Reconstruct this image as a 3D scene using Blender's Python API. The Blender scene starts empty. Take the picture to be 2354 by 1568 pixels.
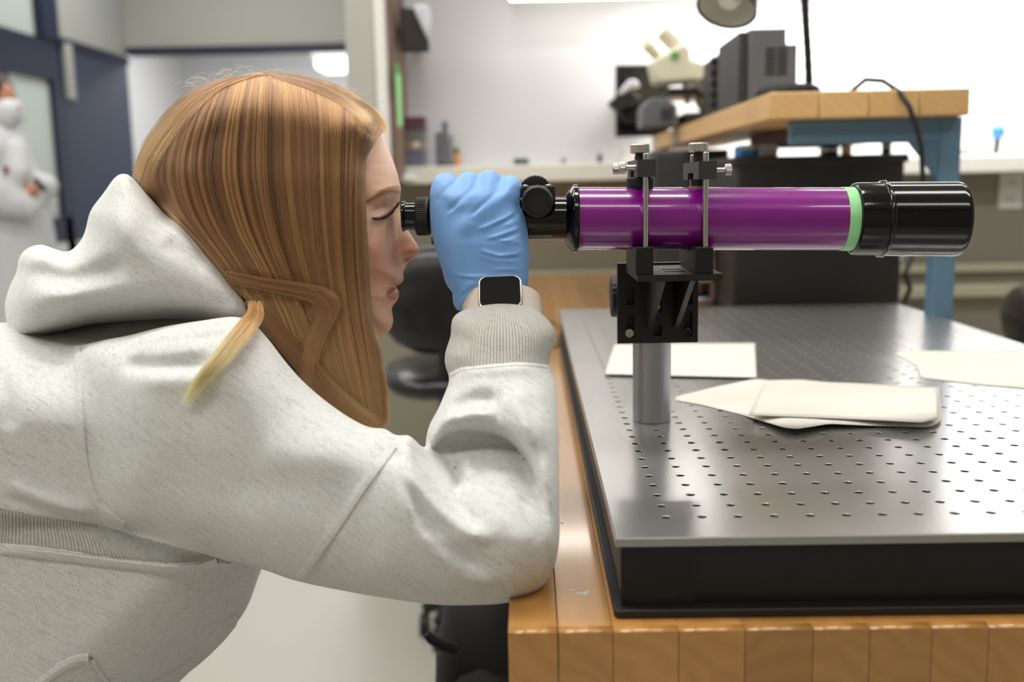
import bpy, bmesh, math, random
import numpy as np
from mathutils import Vector, Matrix
from mathutils.bvhtree import BVHTree
rnd = random.Random(7)
nprng = np.random.RandomState(11)
scene = bpy.context.scene
COL = scene.collection

# ------------------------------------------------------------------ camera (solved from the breadboard's one-inch hole grid)
F = 2289.0
ZP = 0.9545                      # height of the breadboard's top face
TOP = 0.9000                     # height of the bench top
CR = np.array([[0.9996873781210082, 0.015262386258534797, -0.01980418115549755],
               [-0.01719584958477002, -0.1553118340717923, -0.9877158179123762],
               [-0.018150724024193658, 0.9877475860577698, -0.15500083049598867]])
CC = np.array([0.0, 0.0, ZP + 0.23527])
cam = bpy.data.cameras.new('camera')
cam.sensor_width = 36.0
cam.lens = F / 2354 * 36
cam.clip_start = 0.02
cam.dof.use_dof = True
cam.dof.focus_distance = 0.85
cam.dof.aperture_fstop = 4.0
co = bpy.data.objects.new('camera', cam)
COL.objects.link(co)
r_, u_, b_ = CR[0], -CR[1], -CR[2]
co.matrix_world = Matrix(((r_[0], u_[0], b_[0], CC[0]), (r_[1], u_[1], b_[1], CC[1]), (r_[2], u_[2], b_[2], CC[2]), (0, 0, 0, 1)))
scene.camera = co

# ------------------------------------------------------------------ world, lamps, exposure
scene.view_settings.view_transform = 'Standard'
scene.view_settings.look = 'None'
scene.view_settings.exposure = -0.02
scene.view_settings.gamma = 1.0
scene.view_settings.use_curve_mapping = False
scene.cycles.adaptive_threshold = 0.02
w = bpy.data.worlds.new('lab_world'); scene.world = w
w.use_nodes = True
w.node_tree.nodes['Background'].inputs[0].default_value = (0.95, 0.97, 1.0, 1)
w.node_tree.nodes['Background'].inputs[1].default_value = 0.1
CEIL = 2.9
def area(name, loc, sx, sy, power, rot=(0, 0, 0), color=(1.0, 0.988, 0.965)):
    l = bpy.data.lights.new(name, 'AREA'); l.shape = 'RECTANGLE'; l.size = sx; l.size_y = sy; l.energy = power; l.color = color
    o = bpy.data.objects.new(name, l); o.location = loc; o.rotation_euler = rot; COL.objects.link(o); return o
# ceiling fixtures: a regular grid of recessed 1.2 m troffers
FIX = [(-1.7, -0.6), (-0.1, -0.6), (1.5, -0.6), (-1.7, 1.0), (-0.1, 1.0), (1.5, 1.0), (-1.7, 2.5), (-0.1, 2.5), (1.5, 2.5), (-1.7, 4.2), (-1.7, 5.7)]
for x, y in FIX:
    area('ceiling_lamp', (x, y, CEIL - 0.045), 1.15, 0.26, {(-1.7, 1.0): 17, (-.1, 1.0): 12.5, (1.5, 1.0): 7, (-.1, -.6): 2, (1.5, -.6): 2, (-1.7, -.6): 14, (-.1, 2.5): 6, (1.5, 2.5): 5}.get((x, y), 9))
area('shelf_lamp', (1.25, 3.10, 1.735), 1.6, 0.10, 18, rot=(math.radians(8), 0, 0))      # strip light over the white wall
area('far_room_lamp', (-1.6, 8.0, 2.6), 2.0, 1.2, 60)

# ------------------------------------------------------------------ helpers
def ray(px, py):
    return CR.T @ np.array([(px - 1177.0) / F, (py - 784.0) / F, 1.0])
def W(px, py, Y):                                  # point seen at (px, py) in the upright plane at distance Y
    d = ray(px, py); return CC + d * (Y / d[1])
def WZ(px, py, z):                                 # point seen at (px, py) on the level plane at height z
    d = ray(px, py); return CC + d * ((z - CC[2]) / d[2])
def V(p): return Vector((float(p[0]), float(p[1]), float(p[2])))

class MB:
    def __init__(s): s.v = []; s.f = []; s.m = []
    def add(s, vs, fs, m=0):
        o = len(s.v); s.v += [tuple(map(float, p)) for p in vs]; s.f += [tuple(i + o for i in f) for f in fs]; s.m += [m] * len(fs); return s
    def box(s, a, b, m=0):
        x0, x1 = sorted((a[0], b[0])); y0, y1 = sorted((a[1], b[1])); z0, z1 = sorted((a[2], b[2]))
        return s.add([(x0, y0, z0), (x1, y0, z0), (x1, y1, z0), (x0, y1, z0), (x0, y0, z1), (x1, y0, z1), (x1, y1, z1), (x0, y1, z1)],
                     [(0, 3, 2, 1), (4, 5, 6, 7), (0, 1, 5, 4), (1, 2, 6, 5), (2, 3, 7, 6), (3, 0, 4, 7)], m)
    def lathe(s, p, axis, prof, n=32, m=0, caps=True, knurl=None):
        # prof: list of (distance along axis, radius)
        p = V(p); ax = V(axis).normalized()
        t = Vector((0, 0, 1)) if abs(ax.z) < .9 else Vector((1, 0, 0))
        e1 = ax.cross(t).normalized(); e2 = ax.cross(e1).normalized()
        vs = []; fs = []
        for k, (d, r) in enumerate(prof):
            for i in range(n):
                a = 2 * math.pi * i / n
                rr = r
                if knurl and k in knurl[0] and i % 2: rr = r * knurl[1]
                vs.append(p + ax * d + (e1 * math.cos(a) + e2 * math.sin(a)) * rr)
        for k in range(len(prof) - 1):
            for i in range(n):
                j = (i + 1) % n
                fs.append((k * n + i, (k + 1) * n + i, (k + 1) * n + j, k * n + j))
        if caps:
            fs.append(tuple(range(n))); fs.append(tuple(reversed(range((len(prof) - 1) * n, len(prof) * n))))
        return s.add(vs, fs, m)
    def cyl(s, a, b, r, n=24, m=0, r2=None):
        a = V(a); b = V(b); return s.lathe(a, b - a, [(0, r), ((b - a).length, r if r2 is None else r2)], n, m)
    def tube(s, pts, r, n=8, m=0, closed=False):
        pts = [V(p) for p in pts]; N = len(pts); rs = r if hasattr(r, '__len__') else [r] * N
        vs = []; fs = []; prev = None
        for i, p in enumerate(pts):
            d = (pts[min(i + 1, N - 1)] - pts[max(i - 1, 0)]).normalized()
            if prev is None:
                t = Vector((0, 0, 1)) if abs(d.z) < .9 else Vector((1, 0, 0)); e1 = d.cross(t).normalized()
            else:
                e1 = (prev - d * prev.dot(d)).normalized()
            prev = e1; e2 = d.cross(e1)
            for k in range(n):
                a = 2 * math.pi * k / n; vs.append(p + (e1 * math.cos(a) + e2 * math.sin(a)) * rs[i])
        for i in range(N - 1):
            for k in range(n):
                j = (k + 1) % n; fs.append((i * n + k, i * n + j, (i + 1) * n + j, (i + 1) * n + k))
        fs.append(tuple(reversed(range(n)))); fs.append(tuple(range((N - 1) * n, N * n)))
        return s.add(vs, fs, m)
    def prism(s, poly, ext, m=0):                  # polygon (3D, planar) pushed along ext
        n = len(poly); e = V(ext); P = [V(p) for p in poly]
        nr = Vector((0, 0, 0))
        for i in range(n): nr += P[i].cross(P[(i + 1) % n])
        flip = nr.dot(e) > 0
        vs = P + [p + e for p in P]
        fs = [tuple(range(n)), tuple(reversed(range(n, 2 * n)))] + [(i, i + n, (i + 1) % n + n, (i + 1) % n) for i in range(n)]
        if flip: fs = [tuple(reversed(f)) for f in fs]
        return s.add(vs, fs, m)
    def loft(s, rows, m=0):
        nu = len(rows[0]); vs = [p for r in rows for p in r]
        fs = [(i * nu + j, i * nu + j + 1, (i + 1) * nu + j + 1, (i + 1) * nu + j) for i in range(len(rows) - 1) for j in range(nu - 1)]
        return s.add(vs, fs, m)

ORG = {}
def tag(o, label=None, cat=None, group=None, kind=None):
    if label: o['label'] = label
    if cat: o['category'] = cat
    if group: o['group'] = group
    if kind: o['kind'] = kind
    return o
def thing(name, label, cat, loc=(0, 0, 0), group=None):
    o = bpy.data.objects.new(name, None); o.empty_display_size = .05; COL.objects.link(o); o.location = V(loc)
    tag(o, label, cat, group); ORG[o.name] = V(loc); return o
def link(name, me, parent=None):
    o = bpy.data.objects.new(name, me); COL.objects.link(o)
    if parent is not None:
        o.parent = parent; ORG[o.name] = ORG.get(parent.name, Vector((0, 0, 0)))
    else: ORG[o.name] = Vector((0, 0, 0))
    return o
def obj(name, mb, mat, parent=None, bevel=0, angle=35, label=None, seg=2, smooth=True):
    me = bpy.data.meshes.new(name)
    og = ORG.get(parent.name, Vector((0, 0, 0))) if parent is not None else Vector((0, 0, 0))
    me.from_pydata([(p[0] - og[0], p[1] - og[1], p[2] - og[2]) for p in mb.v], [], mb.f)
    for x in (mat if isinstance(mat, (list, tuple)) else [mat]): me.materials.append(x)
    if any(mb.m): me.polygons.foreach_set('material_index', mb.m)
    if smooth:
        me.polygons.foreach_set('use_smooth', [True] * len(me.polygons)); me.set_sharp_from_angle(angle=math.radians(angle))
    me.update()
    o = link(name, me, parent)
    if bevel:
        b = o.modifiers.new('bevel', 'BEVEL'); b.width = bevel; b.segments = seg; b.limit_method = 'ANGLE'; b.angle_limit = math.radians(40); b.harden_normals = False
    if label: o['label'] = label
    return o
def struct(name, mb, mat, bevel=0, **k):
    o = obj(name, mb, mat, None, bevel, **k); o['kind'] = 'structure'; return o

# ------------------------------------------------------------------ materials
def new_mat(name):
    m = bpy.data.materials.new(name); m.use_nodes = True; nt = m.node_tree
    return m, nt, nt.nodes['Principled BSDF']
def N(nt, t, **k):
    n = nt.nodes.new(t)
    for a, b in k.items():
        if a.startswith('_'): n.inputs[a[1:].replace('_', ' ')].default_value = b
        else: setattr(n, a, b)
    return n
def srgb(r, g, b):
    f = lambda c: (c / 255 / 12.92) if c / 255 <= .04045 else ((c / 255 + .055) / 1.055) ** 2.4
    return (f(r), f(g), f(b), 1)
def mix(nt, fac, a, b, blend='MIX'):
    n = nt.nodes.new('ShaderNodeMix'); n.data_type = 'RGBA'; n.blend_type = blend
    for s, v in ((n.inputs[0], fac), (n.inputs[6], a), (n.inputs[7], b)):
        if hasattr(v, 'is_linked') or isinstance(v, bpy.types.NodeSocket): nt.links.new(v, s)
        else: s.default_value = v
    return n.outputs[2]
def ramp(nt, src, pts):
    n = nt.nodes.new('ShaderNodeValToRGB'); e = n.color_ramp.elements
    e[0].position, e[0].color = pts[0][0], pts[0][1]; e[1].position, e[1].color = pts[-1][0], pts[-1][1]
    for p, c in pts[1:-1]: x = e.new(p); x.color = c
    nt.links.new(src, n.inputs[0]); return n.outputs[0]
def coords(nt, scale=(1, 1, 1), rot=(0, 0, 0), kind='Object'):
    tc = nt.nodes.new('ShaderNodeTexCoord'); mp = nt.nodes.new('ShaderNodeMapping')
    mp.inputs['Scale'].default_value = scale; mp.inputs['Rotation'].default_value = rot
    nt.links.new(tc.outputs[kind], mp.inputs[0]); return mp.outputs[0]
def noise(nt, vec, scale, detail=3, rough=.5, dist=0):
    n = nt.nodes.new('ShaderNodeTexNoise'); n.inputs['Scale'].default_value = scale; n.inputs['Detail'].default_value = detail
    n.inputs['Roughness'].default_value = rough; n.inputs['Distortion'].default_value = dist
    if vec is not None: nt.links.new(vec, n.inputs['Vector'])
    return n.outputs['Fac']
def bump(nt, bs, h, strength=.3, dist=.001, prev=None):
    b = nt.nodes.new('ShaderNodeBump'); b.inputs['Strength'].default_value = strength; b.inputs['Distance'].default_value = dist
    nt.links.new(h, b.inputs['Height'])
    if prev is not None: nt.links.new(prev, b.inputs['Normal'])
    nt.links.new(b.outputs[0], bs.inputs['Normal']); return b.outputs[0]
def plain(name, col, rough=.5, metal=0, coat=0, spec=None, var=.06, vscale=30, bmp=0, bscale=300, emit=0):
    m, nt, bs = new_mat(name)
    v = coords(nt)
    c = srgb(*col) if max(col) > 1.5 else (*col[:3], 1)
    n = noise(nt, v, vscale, 3)
    nt.links.new(mix(nt, n, tuple(x * (1 - var) for x in c[:3]) + (1,), tuple(min(1, x * (1 + var)) for x in c[:3]) + (1,)), bs.inputs['Base Color'])
    bs.inputs['Roughness'].default_value = rough; bs.inputs['Metallic'].default_value = metal
    if coat: bs.inputs['Coat Weight'].default_value = coat; bs.inputs['Coat Roughness'].default_value = .08
    if spec is not None: bs.inputs['Specular IOR Level'].default_value = spec
    if bmp: bump(nt, bs, noise(nt, v, bscale, 2), bmp, .0006)
    if emit: bs.inputs['Emission Color'].default_value = c; bs.inputs['Emission Strength'].default_value = emit
    return m
M = {}
M['wall_white'] = plain('white_wall_paint', (204, 204, 207), .6, vscale=3, var=.02)
M['taupe'] = plain('taupe_wall_paint', (140, 134, 118), .6, vscale=3, var=.03)
M['taupe_rail'] = plain('taupe_rail_paint', (176, 170, 146), .5)
M['bulk'] = plain('grey_bulkhead_paint', (176, 175, 168), .7, vscale=2, var=.03)
M['navy'] = plain('navy_door_paint', (42, 52, 80), .5, var=.08, vscale=4)
M['navy_dark'] = plain('dark_navy_frame_paint', (22, 30, 58), .45, vscale=4)
M['frost'] = plain('frosted_glass', (205, 215, 208), .35, var=.03, vscale=4)
M['ceiling'] = plain('ceiling_tile', (215, 215, 210), .8, bmp=.2)
M['floor'] = plain('pale_vinyl_floor', (180, 178, 169), .35, vscale=5, var=.05)
M['ledge'] = plain('white_ledge_laminate', (226, 224, 216), .4)
M['lamp_on'] = plain('lit_diffuser', (255, 253, 245), .5, emit=7)
M['lamp_far'] = plain('far_lit_diffuser', (255, 253, 245), .5, emit=3)
M['daylight'] = plain('clerestory_daylight', (150, 180, 230), .3, emit=.9, vscale=2, var=.3)
M['steel_white'] = plain('white_enamel', (232, 232, 228), .35)
M['brown'] = plain('brown_edge_strip', (120, 98, 84), .6)
M['black'] = plain('black_anodised', (14, 14, 15), .42, bmp=.1, bscale=900)
M['black2'] = plain('black_anodised_worn', (24, 24, 25), .5, bmp=.15, bscale=700)
M['blackgloss'] = plain('black_gloss_plastic', (7, 7, 8), .12, coat=0, bmp=.012, bscale=90)
M['anodised'] = plain('charcoal_anodised', (58, 58, 60), .45, bmp=.1, bscale=900)
M['rubber'] = plain('black_rubber', (15, 15, 15), .55, bmp=.2, bscale=500)
M['steel'] = plain('bright_steel', (200, 198, 192), .22, metal=1, var=.05)
M['knurl'] = plain('nickel_knurl', (205, 202, 194), .3, metal=1, var=.08, vscale=200)
M['alu'] = plain('satin_aluminium', (176, 177, 182), .38, metal=1, var=.03)
M['brass'] = plain('brass', (200, 160, 80), .3, metal=1)
M['black_case'] = plain('black_equipment_case', (34, 33, 32), .5, vscale=8)
M['grey_case'] = plain('charcoal_equipment_case', (62, 63, 64), .5)
M['grey_psu'] = plain('slate_grey_case', (98, 102, 108), .5)
M['dark_psu'] = plain('dark_slate_case', (50, 52, 56), .5)
M['blue_steel'] = plain('blue_painted_steel', (92, 122, 146), .45, var=.06)
M['red_steel'] = plain('dark_red_tray', (112, 40, 34), .5)
M['cream'] = plain('cream_enamel', (222, 216, 192), .45)
M['cable'] = plain('black_cable', (24, 24, 24), .5)
M['paper'] = plain('unbleached_tissue', (214, 211, 202), .8, vscale=60, var=.02, bmp=.25, bscale=120)
M['green'] = plain('green_plastic', (96, 160, 92), .5)
M['clear'] = plain('clear_plastic_bag', (205, 208, 214), .12, coat=.3)
M['pink'] = plain('plum_cardboard', (98, 60, 84), .6)
M['greybox'] = plain('grey_cardboard', (118, 120, 118), .6)
M['copper'] = plain('tan_cardboard', (156, 132, 110), .6)
M['bluegrey'] = plain('blue_grey_plastic', (104, 108, 128), .5)
M['orange'] = plain('amber_plastic', (196, 140, 70), .5)
M['bluecap'] = plain('bright_blue_plastic', (60, 130, 190), .5)
M['chairvinyl'] = plain('black_chair_vinyl', (22, 22, 24), .3, coat=.15, bmp=.1, bscale=200)
M['fabric_black'] = plain('black_bag_fabric', (15, 15, 16), .8, bmp=.3, bscale=500)
M['plate_white'] = plain('white_outlet_plastic', (220, 216, 210), .4)
M['bore'] = plain('bored_steel', (158, 157, 154), .4, metal=1)
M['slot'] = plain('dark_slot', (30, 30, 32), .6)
def purple():
    m, nt, bs = new_mat('purple_gloss_tube')
    v = coords(nt, (3, 60, 60)); n = noise(nt, v, 30, 2)
    nt.links.new(mix(nt, n, srgb(122, 2, 124), srgb(132, 4, 132)), bs.inputs['Base Color'])
    bs.inputs['Roughness'].default_value = .26; bs.inputs['Coat Weight'].default_value = .8; bs.inputs['Coat Roughness'].default_value = .05
    bump(nt, bs, n, .04, .0005); return m
M['purple'] = purple()
M['tape'] = plain('mint_masking_tape', (158, 226, 160), .75, bmp=.3, bscale=250)
def plate_mat():
    m, nt, bs = new_mat('brushed_aluminium_plate')
    v = coords(nt, (4, 90, 90)); n = noise(nt, v, 12, 4); n2 = noise(nt, coords(nt), 9, 4, .6)
    nt.links.new(mix(nt, n2, srgb(182, 181, 179), srgb(194, 194, 193)), bs.inputs['Base Color'])
    bs.inputs['Metallic'].default_value = .8
    r = nt.nodes.new('ShaderNodeMapRange'); r.inputs['To Min'].default_value = .21; r.inputs['To Max'].default_value = .28
    nt.links.new(n2, r.inputs[0]); nt.links.new(r.outputs[0], bs.inputs['Roughness'])
    bump(nt, bs, n, .02, .0003); return m
M['plate'] = plate_mat()
def wood_mat(name, light, dark, rough=.25, coat=.9, gs=1.0):
    m, nt, bs = new_mat(name)
    tc = nt.nodes.new('ShaderNodeTexCoord'); oi = nt.nodes.new('ShaderNodeObjectInfo')
    off = nt.nodes.new('ShaderNodeCombineXYZ')
    mu = nt.nodes.new('ShaderNodeMath'); mu.operation = 'MULTIPLY'; mu.inputs[1].default_value = 3.7
    nt.links.new(oi.outputs['Random'], mu.inputs[0])
    for i in range(3): nt.links.new(mu.outputs[0], off.inputs[i])
    ad = nt.nodes.new('ShaderNodeVectorMath'); ad.operation = 'ADD'
    nt.links.new(tc.outputs['Object'], ad.inputs[0]); nt.links.new(off.outputs[0], ad.inputs[1])
    mp = nt.nodes.new('ShaderNodeMapping'); mp.inputs['Scale'].default_value = (1, .06, 1); nt.links.new(ad.outputs[0], mp.inputs[0])
    wv = nt.nodes.new('ShaderNodeTexWave'); wv.wave_type = 'RINGS'; wv.rings_direction = 'Y'; wv.inputs['Scale'].default_value = 20 * gs
    wv.inputs['Distortion'].default_value = 9; wv.inputs['Detail'].default_value = 3; wv.inputs['Detail Scale'].default_value = 1.2
    nt.links.new(mp.outputs[0], wv.inputs[0])
    n = noise(nt, mp.outputs[0], 260 * gs, 3, .6)
    n3 = noise(nt, mp.outputs[0], 14 * gs, 3, .6)
    c = mix(nt, wv.outputs['Fac'], light, tuple(a * .66 + b * .34 for a, b in zip(light, dark)))
    c = mix(nt, n3, c, tuple(a * .45 + b * .55 for a, b in zip(light, dark)))
    fm = nt.nodes.new('ShaderNodeMapRange'); fm.inputs['To Max'].default_value = .3; nt.links.new(n, fm.inputs[0])
    c = mix(nt, fm.outputs[0], c, dark)
    hs = nt.nodes.new('ShaderNodeHueSaturation'); vr = nt.nodes.new('ShaderNodeMapRange'); vr.inputs['To Min'].default_value = .82; vr.inputs['To Max'].default_value = 1.1
    nt.links.new(oi.outputs['Random'], vr.inputs[0]); nt.links.new(vr.outputs[0], hs.inputs['Value']); nt.links.new(c, hs.inputs['Color'])
    nt.links.new(hs.outputs[0], bs.inputs['Base Color'])
    bs.inputs['Roughness'].default_value = rough; bs.inputs['Coat Weight'].default_value = coat; bs.inputs['Coat Roughness'].default_value = .09
    bump(nt, bs, n, .03, .0003); return m
M['maple'] = wood_mat('varnished_maple', srgb(204, 150, 80), srgb(148, 98, 46))
M['maple2'] = wood_mat('riser_maple', srgb(222, 184, 128), srgb(188, 142, 84), .45, .05)
# ------------------------------------------------------------------ the room
XL, XR, YB, YF, YW = -2.6, 3.2, -1.8, 6.67, 3.3
struct('floor', MB().box((XL - .6, YB, -.05), (XR, 10.2, 0)), M['floor'])
struct('ceiling', MB().box((XL - .6, YB, CEIL), (XR, 10.2, CEIL + .1)), M['ceiling'])
struct('wall_back', MB().box((-.62, YW, .0), (XR, YW + .12, 1.2)), M['taupe'])
struct('wall_back_upper', MB().box((-.40, YW, 1.2), (XR, YW + .12, CEIL)), M['wall_white'])
struct('wall_right', MB().box((XR, YB, 0), (XR + .1, YW + .12, CEIL)), M['wall_white'])
struct('wall_front', MB().box((XL - .6, YB - .1, 0), (XR, YB, CEIL)), M['taupe'])
struct('wall_left_front', MB().box((XL - .1, YB, 0), (XL, 4.5, CEIL)), M['bulk'])
# end of the white wall: painted post with a brown edge strip
struct('trim_15', MB().box((-.516, 2.95, 1.2), (-.432, 3.42, CEIL)), M['bulk'], bevel=.004)
struct('trim_1', MB().box((-.432, 2.95, 1.2), (-.402, 3.30, CEIL)), M['steel_white'], bevel=.003)
struct('trim_2', MB().box((-.402, 3.0, 1.2), (-.384, 3.3, CEIL)), M['brown'])
# ledge, lower rails of the taupe wall
struct('trim_3', MB().box((-.384, 3.16, 1.198), (XR, YW, 1.252)), M['ledge'], bevel=.004)
struct('trim_4', MB().box((-.384, 3.27, .878), (XR, YW, .905)), M['taupe_rail'], bevel=.004)
struct('trim_5', MB().box((-.384, 3.24, .80), (XR, YW, .838)), M['taupe_rail'], bevel=.004)
struct('baseboard_back', MB().box((-.384, 3.28, 0), (XR, YW, .1)), M['slot'])
# left wall: navy door frame, frosted panes, grey bulkhead
struct('wall_left', MB().box((XL - .1, 4.5, 0), (XL, YF + .1, .92)), M['frost'])
struct('trim_6', MB().box((XL - .1, 4.5, .92), (XL, 5.69, 1.06)), M['navy_dark'])
struct('trim_7', MB().box((XL - .1, 4.5, 1.81), (XL, 5.69, 2.02)), M['navy_dark'])
d1 = struct('door_1', MB().box((XL - .1, 4.5, 1.06), (XL - .005, 5.12, 1.81)), M['navy'])
struct('window_1', MB().box((XL - .06, 5.12, 1.06), (XL - .03, 5.60, 1.81)), M['frost'])
struct('window_2', MB().box((XL - .06, 4.5, 2.02), (XL - .03, 5.50, CEIL)), M['frost'])
struct('trim_8', MB().box((XL - .1, 5.50, 2.02), (XL + .02, 5.69, CEIL)), M['navy_dark'], bevel=.006)
struct('trim_9', MB().box((XL - .1, 5.60, 0), (XL, 5.72, 1.81)), M['navy_dark'])
struct('door_2', MB().box((XL - .1, 5.72, 0), (XL - .002, YF, 2.05)), M['navy'])
struct('trim_10', MB().box((XL - .005, 5.74, 1.72), (XL + .02, 5.83, 2.03)), M['bulk'], bevel=.004)
struct('wall_left_bulkhead', MB().box((XL - .1, 5.69, 2.05), (XL, YF, CEIL)), M['bulk'])
struct('trim_11', MB().box((XL - .04, 5.69, 2.015), (XL + .015, YF, 2.055)), M['navy_dark'])
# far wall: bulkhead over an opening into the next room, clerestory above
struct('wall_far_bulkhead', MB().box((XL, YF, 2.115), (-.45, YF + .12, 2.47)), M['bulk'])
struct('trim_12', MB().box((XL, YF - .02, 2.075), (-.45, YF + .12, 2.12)), M['navy_dark'], bevel=.004)
struct('window_3', MB().box((XL, YF + .03, 2.47), (-1.75, YF + .06, CEIL)), M['daylight'])
struct('window_4', MB().box((-1.68, YF + .03, 2.47), (-.45, YF + .06, CEIL)), M['daylight'])
struct('trim_13', MB().box((-1.75, YF - .01, 2.47), (-1.68, YF + .1, CEIL)), M['navy_dark'])
struct('wall_far_side', MB().box((-.45, 3.42, 0), (-.38, 10.0, CEIL)), M['bulk'])
struct('wall_next_room', MB().box((-3.3, 9.6, 0), (-.38, 9.7, CEIL)), M['wall_white'])
struct('wall_next_room_left', MB().box((-3.3, YF + .1, 0), (-3.2, 9.7, CEIL)), M['wall_white'])
struct('door_3', MB().box((-3.02, 9.45, 0), (-2.62, 9.6, 1.98)), M['bulk'])
struct('trim_14', MB().box((-2.75, 9.38, 0), (-2.35, 9.6, 2.10)), M['navy_dark'])
t = thing('hanging_lamp', 'lit rectangular lamp hanging in the next room beyond the opening', 'lamp', W(780, 144, 8.0))
c = W(780, 144, 8.0)
obj('diffuser', MB().box((c[0] - .17, 7.9, c[2] - .05), (c[0] + .17, 8.3, c[2] + .03)), M['lamp_far'], t, bevel=.02)
obj('housing', MB().box((c[0] - .19, 7.88, c[2] + .03), (c[0] + .19, 8.32, c[2] + .06)), M['steel_white'], t)
obj('rod', MB().cyl((c[0], 8.1, c[2] + .06), (c[0], 8.1, CEIL), .01, 8), M['steel_white'], t)
# ceiling troffers
nm = ['above the bench', 'over the aisle']
for i, (x, y) in enumerate(FIX):
    t = thing('ceiling_light', 'recessed lit ceiling troffer %s, %s from the front wall' % ({-1.7: 'over the aisle', -.1: 'over the bench edge', 1.5: 'over the far bench end'}[x], ['first', 'second', 'third', 'fourth', 'fifth'][[q for p, q in FIX if p == x].index(y)]), 'ceiling light', (x, y, CEIL), 'ceiling troffers')
    obj('frame', MB().box((x - .62, y - .16, CEIL - .03), (x + .62, y + .16, CEIL)), M['steel_white'], t)
    obj('diffuser', MB().box((x - .58, y - .135, CEIL - .038), (x + .58, y + .135, CEIL - .03)), M['lamp_on'], t)
# strip light under the wall cabinet
t = thing('strip_light', 'long lit fluorescent strip light above the white wall', 'strip light', (.95, 3.2, 1.77))
obj('housing', MB().box((-.05, 3.06, 1.772), (2.4, 3.29, 1.80)), M['bulk'], t, bevel=.006)
obj('diffuser', MB().box((-.045, 3.07, 1.742), (2.3, 3.16, 1.772)), M['lamp_on'], t, bevel=.008)
t = thing('upper_cabinet', 'grey upper cabinet hung on the white wall above the strip light', 'cabinet', (1.18, 3.15, 1.81))
obj('body', MB().box((-.05, 3.02, 1.806), (2.4, 3.298, 2.5)), M['bulk'], t, bevel=.004)
for k in range(4): obj('door', MB().box((-.045 + k * .61, 3.0, 1.814), (-.045 + k * .61 + .605, 3.02, 2.495)), M['bulk'], t, bevel=.003)

# ------------------------------------------------------------------ the bench: butcher-block strips
bench = thing('wooden_bench', 'long varnished butcher-block maple bench carrying the perforated metal plate', 'workbench', (.45, 2.0, 0))
xs = [-.0178, .0152, .0512, .0942, .1377, .1821, .219, .2595, .2963]
while xs[-1] < .725: xs.append(xs[-1] + rnd.choice([.036, .04, .043, .045]))
YT0, YT1 = .617, 3.26
for i in range(len(xs) - 1):
    e = .0005 if i != 0 else .0012
    mb = MB().box((xs[i] + (0 if i == 0 else .0002), YT0, TOP - .052), (xs[i + 1] - e * .5, YT1, TOP))
    o = obj('plank', mb, M['maple'], bench, bevel=.0045 if i == 0 else .0012, seg=3)
# rounded nosing along the front, one strip each: the strips' front top edges are eased
for s in bench.children:
    b = s.modifiers['bevel']; b.limit_method = 'WEIGHT'
    me = s.data
    at = me.attributes.new('bevel_weight_edge', 'FLOAT', 'EDGE')
    for ed in me.edges:
        p, q = me.vertices[ed.vertices[0]].co, me.vertices[ed.vertices[1]].co
        y0 = min(v.co.y for v in me.vertices); z1 = max(v.co.z for v in me.vertices)
        if abs(p.y - y0) < 1e-5 and abs(q.y - y0) < 1e-5 and abs(p.z - z1) < 1e-5 and abs(q.z - z1) < 1e-5: at.data[ed.index].value = 1.0
        elif abs(p.z - z1) < 1e-5 and abs(q.z - z1) < 1e-5: at.data[ed.index].value = .035
    b.width = .006; b.segments = 4
for x, y in ((.03, .70), (.69, .70), (.03, 3.1), (.69, 3.1)):
    obj('leg', MB().box((x - .03, y - .03, 0), (x + .03, y + .03, TOP - .052)), M['blue_steel'], bench, bevel=.003)
for q, (px, py, a, b) in enumerate(((1318, 1357, .0022, .0012), (1326, 1353, .0018, .0009), (1332, 1364, .0026, .0013), (1344, 1365, .0030, .0012), (1350, 1361, .0018, .001), (1292, 1203, .0014, .0006))):
    c = WZ(px, py, TOP)
    obj('glue_spot', MB().lathe((c[0], c[1], TOP - .0002), (0, 0, 1), [(0, b * 2), (.0005, b * 1.7), (.0008, b * .8)], 12), M['paper'], bench, label='dried pale glue drop')
obj('apron', MB().box((.03, .70, TOP - .13), (.69, .73, TOP - .055)), M['blue_steel'], bench, bevel=.002)

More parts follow.
